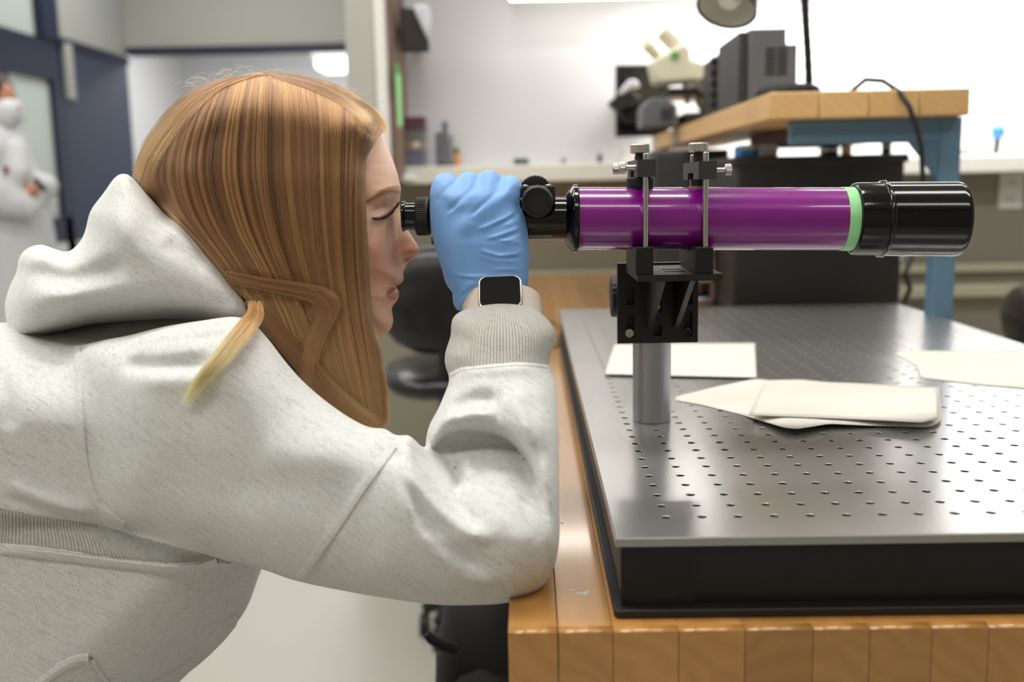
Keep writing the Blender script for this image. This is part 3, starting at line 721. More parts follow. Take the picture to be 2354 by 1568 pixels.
# microscope at the far end of the riser
mk = thing('microscope', 'cream binocular microscope tilted over its dark stage on the riser shelf', 'microscope', (W(1590, 240, 2.75)[0], 2.75, rz))
Ym = 2.72
def mcyl(name, a, b, r, mat, r2=None, Y2=None):
    return obj(name, MB().cyl(W(a[0], a[1], Ym), W(b[0], b[1], Y2 or Ym), r, 24, r2=r2), mat, mk, bevel=.002)
mcyl('eyepiece', (1521, 72), (1556, 108), .021, M['cream'])
mcyl('eyepiece', (1483, 98), (1512, 130), .015, M['cream'], Y2=2.78)
pl = [(1495, 140), (1572, 96), (1590, 112), (1588, 135), (1640, 150), (1642, 182), (1560, 190), (1508, 192)]
obj('head', MB().prism([W(x, y, 2.68) for x, y in pl], (0, .10, 0)), M['cream'], mk, bevel=.01)
x0, x1, z0, z1 = front(1560, 168, 1645, 188, 2.70)
obj('turret', MB().cyl(((x0 + x1) / 2, 2.73, z0 - .02), ((x0 + x1) / 2, 2.73, z0 + .01), .035, 24), M['steel'], mk)
for dx in (-.02, .012): obj('objective', MB().cyl(((x0 + x1) / 2 + dx, 2.73, z0 - .055), ((x0 + x1) / 2 + dx, 2.73, z0 - .015), .009, 16), M['steel'], mk)
x0, x1, z0, z1 = front(1530, 205, 1640, 222, 2.68)
obj('stage', MB().box((x0, 2.64, z0), (x1, 2.82, z1)), M['black'], mk, bevel=.003)
pl = [(1592, 215), (1648, 170), (1650, 262), (1618, 262), (1606, 240)]
obj('arm', MB().prism([W(x, y, 2.72) for x, y in pl], (0, .05, 0)), M['cream'], mk, bevel=.008)
x0, x1, z0, z1 = front(1560, 240, 1655, 275, 2.7)
obj('foot', MB().box((x0, 2.62, rz), (x1, 2.84, rz + .035)), M['black'], mk, bevel=.008)
obj('focus_knob', MB().cyl(W(1622, 196, 2.70), W(1622, 196, 2.60), .02, 20), M['steel'], mk)
c = W(1552, 128, 2.675); obj('green_mark', MB().cyl((c[0], 2.676, c[2]), (c[0], 2.68, c[2]), .012, 14), M['green'], mk)
# second grey instrument beside the microscope
x0, x1, z0, z1 = front(1478, 226, 1560, 312, 2.6)
t = thing('grey_instrument', 'pale blue-grey box instrument with vent at the far end of the riser shelf', 'instrument', ((x0 + x1) / 2, 2.64, rz))
obj('body', MB().prism([(x0, 2.60, rz), (x1, 2.60, rz), (x1 - .004, 2.60, z1 - .02), (x1 - .03, 2.60, z1), (x0 + .02, 2.60, z1), (x0, 2.60, z1 - .02)], (0, .14, 0)), M['grey_psu'], t, bevel=.004)
obj('vent_panel', MB().box((x0 + .045, 2.597, rz + .015), (x1 - .015, 2.601, z1 - .025)), M['dark_psu'], t)
# dark flat monitor on the white wall behind
x0, x1, z0, z1 = front(1416, 148, 1540, 312, 3.1)
t = thing('wall_monitor', 'dark flat monitor mounted on the white wall behind the microscope', 'monitor', ((x0 + x1) / 2, 3.15, z0))
obj('housing', MB().box((x0, 3.11, z0), (x1, 3.14, z1)), M['black_case'], t, bevel=.004)
obj('screen', MB().box((x0 + .01, 3.107, z0 + .012), (x1 - .01, 3.111, z1 - .01)), M['blackgloss'], t)
obj('wall_mount', MB().box(((x0 + x1) / 2 - .04, 3.14, (z0 + z1) / 2 - .04), ((x0 + x1) / 2 + .04, 3.3, (z0 + z1) / 2 + .04)), M['black'], t)
# camera clamped in front of it
cm = thing('inspection_camera', 'black inspection camera with folded hood and clear bag in front of the dark monitor', 'camera', W(1445, 225, 2.95))
pl = [(1399, 236), (1438, 200), (1470, 222), (1466, 240), (1420, 256)]
obj('camera_body', MB().prism([W(x, y, 2.95) for x, y in pl], (0, .07, 0)), M['black2'], cm, bevel=.005)
pl = [(1440, 205), (1478, 222), (1466, 280), (1438, 282), (1424, 250)]
obj('drape', MB().prism([W(x, y, 2.98) for x, y in pl], (0, .06, 0)), M['fabric_black'], cm, bevel=.006)
pl = [(1420, 214), (1446, 182), (1464, 182), (1473, 200), (1450, 206), (1430, 220)]
obj('clear_bag', MB().prism([W(x, y, 2.94) for x, y in pl], (0, .05, 0)), M['clear'], cm, bevel=.01)
c = W(1455, 250, 3.0); obj('mounting_arm', MB().cyl((c[0], 3.0, c[2]), (c[0], 3.115, c[2]), .012, 12), M['black'], cm)

# small monitor by the end post, with a clear sleeve hanging over it
x0, x1, z0, z1 = front(917, 16, 984, 116, 3.05)
t = thing('small_monitor', 'small black monitor beside the end post of the white wall', 'monitor', ((x0 + x1) / 2, 3.1, z0))
pl = [(919, 16), (950, 18), (984, 92), (984, 116), (919, 116)]
obj('housing', MB().prism([W(x, y, 3.05) for x, y in pl], (0, .05, 0)), M['black_case'], t, bevel=.004)
obj('wall_mount', MB().box((x0 + .01, 3.1, z0 + .05), (x0 + .05, 3.3, z0 + .09)), M['black'], t)
pl = [(946, 10), (985, 10), (990, 40), (985, 92), (968, 60)]
tag(obj('clear_sleeve', MB().prism([W(x, y, 3.012) for x, y in pl], (0, .034, 0)), M['clear'], None, bevel=.008), 'crumpled clear plastic sleeve hung over the small monitor by the post', 'sleeve')
# green strip hanging on the post
x0, x1, z0, z1 = front(906, 148, 921, 292, 2.98)
t = thing('green_ruler', 'green plastic strip hanging flat on the brown edge of the post', 'ruler', ((x0 + x1) / 2, 2.98, z0))
obj('upper_strip', MB().box((x0, 2.985, (z0 + z1) / 2), (x1, 3.0, z1)), M['green'], t, bevel=.002)
obj('clear_strip', MB().box((x0 + .004, 2.98, z0), (x1 + .004, 2.985, (z0 + z1) / 2 + .06)), M['tape'], t, bevel=.002)

# row of small things on the white ledge
LZ = 1.252
def stack(py0, py1): pass
Yl = 3.2
boxes = [('plum_carton', 'plum coloured carton on top of the stack of boxes on the ledge', 'carton', 921, 268, 974, 300, M['pink']),
         ('grey_carton', 'flat grey carton in the stack on the ledge, under the plum carton', 'carton', 917, 300, 974, 324, M['greybox']),
         ('tan_carton', 'tan carton with a pale round label in the stack on the ledge', 'carton', 915, 324, 974, 346, M['copper']),
         ('blue_grey_bin', 'blue-grey plastic bin at the bottom of the box stack on the ledge', 'bin', 912, 346, 974, 386, M['bluegrey'])]
zs = [W(940, y, Yl)[2] for y in (268, 300, 324, 346)] + [LZ]
for k, (nm, lb, ct, p0, q0, p1, q1, mt) in enumerate(boxes):
    x0, x1 = max(W(p0, q0, Yl)[0], -.382), W(p1, q0, Yl)[0]
    t = thing(nm, lb, ct, ((x0 + x1) / 2, Yl + .04, zs[k + 1]))
    obj('body', MB().box((x0, Yl, zs[k + 1] + .0005), (x1, Yl + .09, zs[k] - .0005)), mt, t, bevel=.002)
    if k == 2:
        c = W(957, 333, Yl); obj('label_disc', MB().cyl((c[0], Yl - .001, c[2]), (c[0], Yl + .002, c[2]), .011, 16), M['plate_white'], t)
    else:
        obj('lid_edge', MB().box((x0 - .0005, Yl - .001, zs[k] - .010), (x1 + .001, Yl + .091, zs[k] - .0006)), mt, t, bevel=.001)
for k, (p, q, r, lb) in enumerate(((1006, 304, 7, 'grey metal rod standing on the ledge, shorter one next to the boxes'), (1021, 278, 7, 'tallest grey metal rod standing on the ledge'), (1036, 310, 5, 'thin pale rod standing on the ledge by the amber bottle'))):
    c = W(p, q, Yl); t = thing('metal_rod', lb, 'rod', (c[0], Yl + .03, LZ))
    obj('rod', MB().cyl((c[0], Yl + .03, LZ), (c[0], Yl + .03, c[2]), r * Yl / F, 14), M['grey_psu'] if k < 2 else M['alu'], t)
    obj('base', MB().cyl((c[0], Yl + .03, LZ), (c[0], Yl + .03, LZ + .006), .012, 14), M['black2'], t)
def jar(nm, lb, ct, px, pyt, rpx, mat, cap, Y=3.2):
    c = W(px, pyt, Y); r = rpx * Y / F; h = max(c[2] - LZ, .02); t = thing(nm, lb, ct, (c[0], Y + .04, LZ))
    obj('body', MB().lathe((c[0], Y + .04, LZ), (0, 0, 1), [(0, r * .95), (.002, r), (h * .66, r), (h * .74, r * .7), (h * .76, r * .6)], 20), mat, t)
    obj('cap', MB().lathe((c[0], Y + .04, LZ + h * .74), (0, 0, 1), [(0, r * .72), (h * .24, r * .72), (h * .26, r * .6)], 20), cap, t)
jar('amber_bottle', 'small amber bottle with dark cap on the ledge beside the rods', 'bottle', 1047, 340, 9, M['orange'], M['black'])
jar('dark_fitting', 'low dark knob lying on the ledge above the gloved hand', 'knob', 1190, 376, 10, M['black2'], M['black2'])
jar('dark_fitting', 'dark knob with a broader foot on the ledge above the focuser', 'knob', 1206, 374, 10, M['black2'], M['grey_case'])
jar('grey_fitting', 'tiny grey cap on the ledge to the clamp side of the knobs', 'cap', 1297, 379, 6, M['greybox'], M['greybox'])
jar('grey_vial', 'slim dark grey vial standing on the ledge before the clamps', 'vial', 1381, 352, 6, M['grey_case'], M['grey_case'])
jar('pale_vial', 'slim pale vial on the ledge behind the first clamp', 'vial', 1434, 352, 8, M['plate_white'], M['alu'])
jar('brown_jar', 'short brown jar with grey lid on the ledge past the blue leg', 'jar', 2190, 342, 10, M['brown'], M['greybox'])
jar('grey_jar', 'short pale grey jar on the ledge between brown jar and blue tool', 'jar', 2231, 340, 9, M['greybox'], M['alu'])
c = W(2309, 290, 3.2); t = thing('blue_screwdriver', 'upright black tool with bright blue head on the ledge', 'tool', (c[0], 3.24, LZ))
obj('shank', MB().cyl((c[0] - .004, 3.24, LZ), (c[0], 3.24, c[2] - .03), .009, 14), M['black2'], t)
obj('blue_head', MB().lathe((c[0], 3.24, c[2] - .035), (0, 0, 1), [(0, .012), (.006, .02), (.03, .021), (.04, .012)], 18), M['bluecap'], t)
# white clipped roll on the front edge of the ledge
c0, c1 = W(918, 411, 3.1), W(952, 411, 3.1)
t = thing('paper_roll', 'white paper roll hung under the front of the ledge beside her brow', 'roll', c0)
obj('roll', MB().cyl((c0[0], 3.135, c0[2]), (c1[0], 3.135, c1[2]), .012, 18), M['steel_white'], t, bevel=.003)
obj('holder', MB().box((c0[0] - .01, 3.12, c0[2] - .004), (c0[0], 3.16, c0[2] + .02)), M['alu'], t)
# wall outlet
x0, x1, z0, z1 = front(2296, 398, 2348, 480, 3.3)
t = thing('wall_outlet', 'white double wall outlet on the taupe wall under the ledge', 'outlet', ((x0 + x1) / 2, 3.295, z0))
obj('cover_plate', MB().box((x0, 3.29, z0), (x1, 3.30, z1)), M['plate_white'], t, bevel=.003)
for f in (.27, .73):
    zc = z0 + (z1 - z0) * f; xc = (x0 + x1) / 2
    s = obj('socket', MB().cyl((xc, 3.292, zc), (xc, 3.286, zc), .014, 20), M['plate_white'], t)
    for dx in (-.005, .005): obj('slot', MB().box((xc + dx - .0012, 3.2855, zc - .004), (xc + dx + .0012, 3.287, zc + .005)), M['slot'], s)
# clear hooks on the wall: two faint reddish strips
for px, lb in ((2070, 'thin pale reddish strip on the white wall, shorter of the two'), (2110, 'thin pale reddish strip on the white wall, longer of the two')):
    a = W(px, 30 if px > 2100 else 110, 3.29); b = W(px - 2, 205, 3.29)
    tag(obj('wall_strip', MB().box((a[0] - .004, 3.29, b[2]), (a[0] + .004, 3.30, a[2])), plain('pale_red_strip', (226, 196, 190), .6)), lb, 'strip')

# ------------------------------------------------------------------ lab chairs
def soft_pad(mb, c, sx, sy, sz, rot=None, n=20, m=8, p=3.2):
    vs = []; fs = []
    sg = lambda v, e: math.copysign(abs(v) ** e, v)
    for i in range(m + 1):
        ph = -math.pi / 2 + math.pi * i / m
        for j in range(n):
            th = 2 * math.pi * j / n; e = 2 / p
            q = Vector((sx * sg(math.cos(ph), e * 1.2) * sg(math.cos(th), e), sy * sg(math.cos(ph), e * 1.2) * sg(math.sin(th), e), sz * sg(math.sin(ph), .9)))
            if rot: q = rot @ q
            vs.append(V(c) + q)
    for i in range(m):
        for j in range(n): fs.append((i * n + j, i * n + (j + 1) % n, (i + 1) * n + (j + 1) % n, (i + 1) * n + j))
    return mb.add(vs, fs)
def chair(lb, seat_c, back_c, yaw, seat=(.23, .22, .035), back=(.22, .035, .13), leg=.29, ring=True):
    t = thing('lab_chair', lb, 'chair', (seat_c[0], seat_c[1], 0))
    Rz = Matrix.Rotation(yaw, 3, 'Z')
    obj('seat', soft_pad(MB(), seat_c, *seat, Rz), M['chairvinyl'], t, angle=80)
    obj('backrest', soft_pad(MB(), back_c, *back, Rz, p=2.6), M['chairvinyl'], t, angle=80)
    s = V(seat_c); b = V(back_c)
    d = (b - s); d.z = 0
    obj('back_bar', MB().tube([s + Vector((0, 0, -.03)), s + d * .9 + Vector((0, 0, -.03)), s + d * 1.12 + Vector((0, 0, .02)), s + d * 1.12 + Vector((0, 0, b.z - s.z))], .014, 8), M['black'], t)
    obj('column', MB().cyl((s.x, s.y, .09), (s.x, s.y, s.z - .02), .025, 16), M['black'], t)
    if ring: obj('foot_ring', MB().tube([(s.x + .2 * math.cos(a), s.y + .2 * math.sin(a), s.z * .42) for a in np.linspace(0, 2 * math.pi, 25)], .01, 8), M['steel'], t)
    for k in range(5):
        a = yaw + .3 + 2 * math.pi * k / 5
        l = obj('leg', MB().tube([(s.x, s.y, .11), (s.x + leg * math.cos(a), s.y + leg * math.sin(a), .075)], [.024, .016], 8), M['black'], t)
        obj('caster', MB().cyl((s.x + leg * math.cos(a) - .012, s.y + leg * math.sin(a), .03), (s.x + leg * math.cos(a) + .012, s.y + leg * math.sin(a), .03), .03, 16), M['rubber'], l)
sc = W(1030, 862, 2.5); bc = W(1026, 676, 2.45)
chair('black padded lab chair standing between the person and the gloved forearm', (sc[0], 2.5, sc[2]), (bc[0], 2.34, bc[2]), .15, seat=(.165, .2, .045), back=(.16, .045, .135), leg=.085, ring=False)
sc = W(2440, 860, 2.45); bc = W(2372, 735, 2.4)
chair('black padded lab chair past the breadboard, cut by the picture edge', (sc[0], 2.5, sc[2]), (bc[0], 2.35, bc[2]), 1.45, back=(.2, .06, .095))
# black bag by the bench
c = W(1110, 1500, 1.15)
bag = thing('black_bag', 'black fabric bag with short strap hanging beside the bench', 'bag', (c[0], 1.25, c[2] - .3))
obj('bag_body', soft_pad(MB(), (c[0] + .002, 1.27, c[2] - .115), .072, .16, .205, p=3), M['fabric_black'], bag, angle=80)
obj('pocket', soft_pad(MB(), (c[0] + .0, 1.13, c[2] - .15), .06, .05, .14, p=3), M['fabric_black'], bag, angle=80)
obj('strap', MB().tube([W(1045, 1490, 1.13), W(1015, 1483, 1.12), W(992, 1470, 1.11), W(981, 1458, 1.11)], [.008, .007, .006, .005], 8), M['fabric_black'], bag)
obj('hook_strap', MB().tube([(c[0] + .03, 1.27, c[2] + .08), (c[0] + .06, 1.27, TOP - .06), (c[0] + .075, 1.27, TOP - .052)], .006, 8), M['fabric_black'], bag)
# ------------------------------------------------------------------ field tools for the figures
def catmull(P, n=5, closed=True):
    P = np.array(P, float); N_ = len(P); out = []
    rng = range(N_) if closed else range(N_ - 1)
    g = (lambda i: P[i % N_]) if closed else (lambda i: P[min(max(i, 0), N_ - 1)])
    for i in rng:
        a, b, c, d = g(i - 1), g(i), g(i + 1), g(i + 2)
        for k in range(n):
            t = k / n; out.append(.5 * ((2 * b) + (-a + c) * t + (2 * a - 5 * b + 4 * c - d) * t * t + (-a + 3 * b - 3 * c + d) * t ** 3))
    if not closed: out.append(P[-1])
    return np.array(out)
def gblur(A, s):
    if s <= 0: return A
    r = int(3 * s) + 1; k = np.exp(-.5 * (np.arange(-r, r + 1) / s) ** 2); k /= k.sum()
    B = np.pad(A, ((r, r), (0, 0)), 'edge'); A = sum(k[i] * B[i:i + A.shape[0]] for i in range(2 * r + 1))
    B = np.pad(A, ((0, 0), (r, r)), 'edge'); return sum(k[i] * B[:, i:i + A.shape[1]] for i in range(2 * r + 1))
class Raster:
    def __init__(s, x0, y0, x1, y1, st):
        s.x0, s.y0, s.st = x0, y0, st; s.nx = int((x1 - x0) / st) + 2; s.ny = int((y1 - y0) / st) + 2
        s.X, s.Y = np.meshgrid(x0 + np.arange(s.nx) * st, y0 + np.arange(s.ny) * st); s.A = np.zeros((s.ny, s.nx), np.float32)
    def __call__(s, px, py):
        fx = np.clip((px - s.x0) / s.st, 0, s.nx - 1.001); fy = np.clip((py - s.y0) / s.st, 0, s.ny - 1.001)
        i = fx.astype(np.int32); j = fy.astype(np.int32); a = fx - i; b = fy - j; A = s.A
        return (A[j, i] * (1 - a) + A[j, i + 1] * a) * (1 - b) + (A[j + 1, i] * (1 - a) + A[j + 1, i + 1] * a) * b
def poly_raster(poly, st, margin, blur=0, sm=5):
    P = catmull(poly, sm) if sm else np.array(poly, float)
    x0, y0 = P.min(0) - margin; x1, y1 = P.max(0) + margin
    R = Raster(x0, y0, x1, y1, st); D = np.full(R.X.shape, 1e9); ins = np.zeros(R.X.shape, bool)
    for i in range(len(P)):
        a, b = P[i], P[(i + 1) % len(P)]; e = b - a; L = e @ e
        if L < 1e-9: continue
        t = np.clip(((R.X - a[0]) * e[0] + (R.Y - a[1]) * e[1]) / L, 0, 1)
        D = np.minimum(D, (R.X - a[0] - t * e[0]) ** 2 + (R.Y - a[1] - t * e[1]) ** 2)
        c = (a[1] > R.Y) != (b[1] > R.Y)
        if abs(e[1]) > 1e-9: ins ^= c & (R.X < e[0] * (R.Y - a[1]) / e[1] + a[0])
    A = np.sqrt(D); A[~ins] *= -1
    R.A = gblur(A, blur / st).astype(np.float32); return R
def relief_raster(R0, folds, st, sm=6):
    # folds: (polyline, width on the one side, width on the other, amplitude in metres[, no end taper])
    R = Raster(R0.x0, R0.y0, R0.x0 + R0.nx * R0.st, R0.y0 + R0.ny * R0.st, st)
    T = np.zeros(R.X.shape)
    for f in folds:
        P, w1, w2, amp = f[:4]; P = catmull(P, sm, False) if len(P) > 2 else np.array(P, float)
        seg = np.linalg.norm(np.diff(P, axis=0), axis=1); tot = seg.sum(); acc = 0
        m = 3 * max(w1, w2)
        i0, i1 = max(int((P[:, 0].min() - m - R.x0) / st), 0), int((P[:, 0].max() + m - R.x0) / st) + 2
        j0, j1 = max(int((P[:, 1].min() - m - R.y0) / st), 0), int((P[:, 1].max() + m - R.y0) / st) + 2
        X, Y = R.X[j0:j1, i0:i1], R.Y[j0:j1, i0:i1]
        if X.size == 0: continue
        D = np.full(X.shape, 1e9); U = np.zeros(X.shape); S = np.ones(X.shape)
        for k in range(len(P) - 1):
            a, b = P[k], P[k + 1]; e = b - a; L = max(e @ e, 1e-9)
            t = np.clip(((X - a[0]) * e[0] + (Y - a[1]) * e[1]) / L, 0, 1)
            d = (X - a[0] - t * e[0]) ** 2 + (Y - a[1] - t * e[1]) ** 2; q = d < D
            D[q] = d[q]; U[q] = ((acc + t * seg[k]) / tot)[q]; S[q] = np.sign(e[0] * (Y - a[1]) - e[1] * (X - a[0]))[q]; acc += seg[k]
        wd = np.where(S > 0, w1, w2); tp = 1.0 if len(f) > 4 else np.minimum(1, np.minimum(U, 1 - U) / .22); tp = tp * tp * (3 - 2 * tp)
        T[j0:j1, i0:i1] += gblur(amp * np.exp(-D / wd ** 2) * tp, .3 * min(w1, w2) / st)
    R.A = T.astype(np.float32); return R
def ax_interp(p0, p1, tab):
    p0 = np.array(p0, float); e = np.array(p1, float) - p0; L = e @ e; ts = [t for t, _ in tab]; vs = [v for _, v in tab]
    return lambda px, py: np.interp(((px - p0[0]) * e[0] + (py - p0[1]) * e[1]) / L, ts, vs)
class Part:
    def __init__(s, poly, yc, H, w, folds=(), st=4, margin=120, blur=6, sm=5, rst=2, k=.012, both=False, ib=0):
        s.f = poly_raster(poly, st, margin, blur, sm)
        if ib:
            A_ = s.f.A; B_ = gblur(A_, ib / st); t_ = np.clip((A_ - 8) / 40, 0, 1); s.f.A = (A_ * (1 - t_) + B_ * t_).astype(np.float32)
        s.yc = yc if callable(yc) else (lambda x, y: yc); s.H = H if callable(H) else (lambda x, y: H)
        s.w = w if callable(w) else (lambda x, y: w); s.rel = relief_raster(s.f, folds, rst) if folds else None; s.k = k; s.both = both
        P = np.array(poly); s.bb = (P[:, 0].min() - 60, P[:, 0].max() + 60, P[:, 1].min() - 60, P[:, 1].max() + 60)
    def ev(s, px, py, Y):
        S = s.f(px, py); yc = s.yc(px, py); H = s.H(px, py); w = s.w(px, py); dy = Y - yc
        if s.rel is not None:
            r = s.rel(px, py); Hf = np.where(dy < 0, H + r, H + (r if s.both else 0))
        else: Hf = H
        q = 1 - np.minimum(S / w, 1)
        return (np.sqrt((dy / Hf) ** 2 + q * q) - 1) * np.minimum(H, w * yc / F)
class Caps:                       # chain of round cones: points (world), radii
    def __init__(s, pts, rs, k=.01): s.p = [np.array(p, float) for p in pts]; s.r = rs; s.k = k
    def ev3(s, X, Y, Z):
        D = None
        for i in range(len(s.p) - 1):
            a, b = s.p[i], s.p[i + 1]; e = b - a; L = max(e @ e, 1e-12)
            t = np.clip(((X - a[0]) * e[0] + (Y - a[1]) * e[1] + (Z - a[2]) * e[2]) / L, 0, 1)
            d = np.sqrt((X - a[0] - t * e[0]) ** 2 + (Y - a[1] - t * e[1]) ** 2 + (Z - a[2] - t * e[2]) ** 2) - (s.r[i] * (1 - t) + s.r[i + 1] * t)
            D = d if D is None else np.minimum(D, d)
        return D
def smin(a, b, k):
    h = np.maximum(k - np.abs(a - b), 0) / k; return np.minimum(a, b) - h * h * k * .25
def field(parts, lo, hi, h):
    lo = np.array(lo, float); n = np.ceil((np.array(hi) - lo) / h).astype(int) + 1
    g = [(lo[i] + np.arange(n[i]) * h).astype(np.float32) for i in range(3)]
    D = np.full(n, .05, np.float32)
    X = np.broadcast_to(g[0][:, None, None], n); Y = np.broadcast_to(g[1][None, :, None], n); Z = np.broadcast_to(g[2][None, None, :], n)
    x, y, z = X, Y, Z - np.float32(CC[2])
    qz = (CR[2, 0] * x + CR[2, 1] * y + CR[2, 2] * z); PX = (1177 + F * (CR[0, 0] * x + CR[0, 1] * y + CR[0, 2] * z) / qz).astype(np.float32); PY = (784 + F * (CR[1, 0] * x + CR[1, 1] * y + CR[1, 2] * z) / qz).astype(np.float32)
    for p in parts:
        if isinstance(p, Part):
            m = (PX > p.bb[0]) & (PX < p.bb[1]) & (PY > p.bb[2]) & (PY < p.bb[3]); ix = np.nonzero(m)
            d = p.ev(PX[ix], PY[ix], Y[ix])
        else:
            P = np.array(p.p); R_ = max(p.r) + .04; l = P.min(0) - R_; u = P.max(0) + R_
            sl = tuple(slice(max(int((l[i] - lo[i]) / h), 0), max(int((u[i] - lo[i]) / h) + 2, 0)) for i in range(3))
            if any(s_.start >= n[i] for i, s_ in enumerate(sl)): continue
            D[sl] = smin(D[sl], p.ev3(X[sl], Y[sl], Z[sl]).astype(np.float32), p.k); continue
        D[ix] = smin(D[ix], d.astype(np.float32), p.k)
    return D, lo
def nets(D, lo, h, smooth=2):
    I = D < 0; c = np.zeros(tuple(s - 1 for s in D.shape), np.uint8)
    offs = [(a, b, d) for a in (0, 1) for b in (0, 1) for d in (0, 1)]
    sh = D.shape
    for a, b, d in offs: c += I[a:sh[0] - 1 + a, b:sh[1] - 1 + b, d:sh[2] - 1 + d]
    act = (c > 0) & (c < 8); idx = np.argwhere(act)
    vals = {o: D[idx[:, 0] + o[0], idx[:, 1] + o[1], idx[:, 2] + o[2]] for o in offs}
    pos = np.zeros((len(idx), 3)); cnt = np.zeros(len(idx))
    for o in offs:
        for axx in range(3):
            if o[axx]: continue
            p = list(o); p[axx] = 1; va, vb = vals[o], vals[tuple(p)]; cr = (va < 0) != (vb < 0)
            t = va[cr] / (va[cr] - vb[cr]); q = np.tile(np.array(o, float), (cr.sum(), 1)); q[:, axx] = t; pos[cr] += q; cnt[cr] += 1
    V_ = lo + h * (idx + pos / cnt[:, None])
    mp = np.full(act.shape, -1, np.int32); mp[act] = np.arange(len(idx))
    Q = []
    for axx in range(3):
        b_, c_ = (axx + 1) % 3, (axx + 2) % 3
        s0 = [slice(1, -1)] * 3; s1 = [slice(1, -1)] * 3; s0[axx] = slice(0, -1); s1[axx] = slice(1, None)
        E = np.argwhere(I[tuple(s0)] != I[tuple(s1)]); off = np.array([1, 1, 1]); off[axx] = 0; E = E + off
        fl = I[E[:, 0], E[:, 1], E[:, 2]]
        def cell(db, dc):
            e = E.copy(); e[:, b_] += db; e[:, c_] += dc; return mp[e[:, 0], e[:, 1], e[:, 2]]
        q = np.stack([cell(-1, -1), cell(0, -1), cell(0, 0), cell(-1, 0)], 1); q[~fl] = q[~fl][:, ::-1]; Q.append(q)
    Q = np.concatenate(Q); Q = Q[(Q >= 0).all(1)]
    if smooth:
        e = np.concatenate([Q[:, [0, 1]], Q[:, [1, 2]], Q[:, [2, 3]], Q[:, [3, 0]]]); e = np.concatenate([e, e[:, ::-1]])
        deg = np.bincount(e[:, 0], minlength=len(V_)).astype(float); deg[deg == 0] = 1
        for it in range(smooth):
            for lam in (.5, -.52) if smooth > 2 else (.5,):
                L_ = np.stack([np.bincount(e[:, 0], V_[e[:, 1], i], len(V_)) for i in range(3)], 1) / deg[:, None] - V_; V_ = V_ + lam * L_
    return V_, Q
def np_mesh(name, Vv, Q, mats, parent, mi=None):
    me = bpy.data.meshes.new(name); og = np.array(ORG[parent.name]) if parent is not None else np.zeros(3)
    me.vertices.add(len(Vv)); me.vertices.foreach_set('co', (Vv - og).astype(np.float32).ravel())
    nq = len(Q); me.loops.add(nq * 4); me.loops.foreach_set('vertex_index', Q.astype(np.int32).ravel())
    me.polygons.add(nq); me.polygons.foreach_set('loop_start', np.arange(nq, dtype=np.int32) * 4); me.polygons.foreach_set('loop_total', np.full(nq, 4, np.int32))
    me.polygons.foreach_set('use_smooth', np.ones(nq, bool))
    for m in mats: me.materials.append(m)
    if mi is not None: me.polygons.foreach_set('material_index', mi.astype(np.int32))
    me.update(calc_edges=True); me.validate()
    return link(name, me, parent)
def project(P):
    q = (P - CC) @ CR.T; return 1177 + F * q[:, 0] / q[:, 2], 784 + F * q[:, 1] / q[:, 2]
def compact(Vv, Q):
    u, inv = np.unique(Q.ravel(), return_inverse=True); return Vv[u], inv.reshape(Q.shape)
def bvh(Vv, Q): return BVHTree.FromPolygons(Vv.tolist(), Q.tolist())
def hit(tree, px, py):
    d = ray(px, py); d = d / np.linalg.norm(d); r = tree.ray_cast(V(CC), V(d)); return (None, None) if r[0] is None else (r[0], r[1])
def strands(name, S, R, mat, parent, label=None, tone=None):
    # S: (n, k, 3) points, R: (n, k) radii
    n, k, _ = S.shape; cd = bpy.data.hair_curves.new(name); cd.add_curves([k] * n); og = np.array(ORG[parent.name])
    cd.position_data.foreach_set('vector', (S - og).astype(np.float32).ravel())
    a = cd.attributes.get('radius') or cd.attributes.new('radius', 'FLOAT', 'POINT'); a.data.foreach_set('value', R.astype(np.float32).ravel())
    t_ = cd.attributes.new('tone', 'FLOAT', 'CURVE'); t_.data.foreach_set('value', (nprng.rand(n) if tone is None else tone).astype(np.float32))
    cd.materials.append(mat); o = bpy.data.objects.new(name, cd); COL.objects.link(o); o.parent = parent; ORG[o.name] = ORG[parent.name]; o['kind'] = 'stuff'
    if label: o['label'] = label
    return o

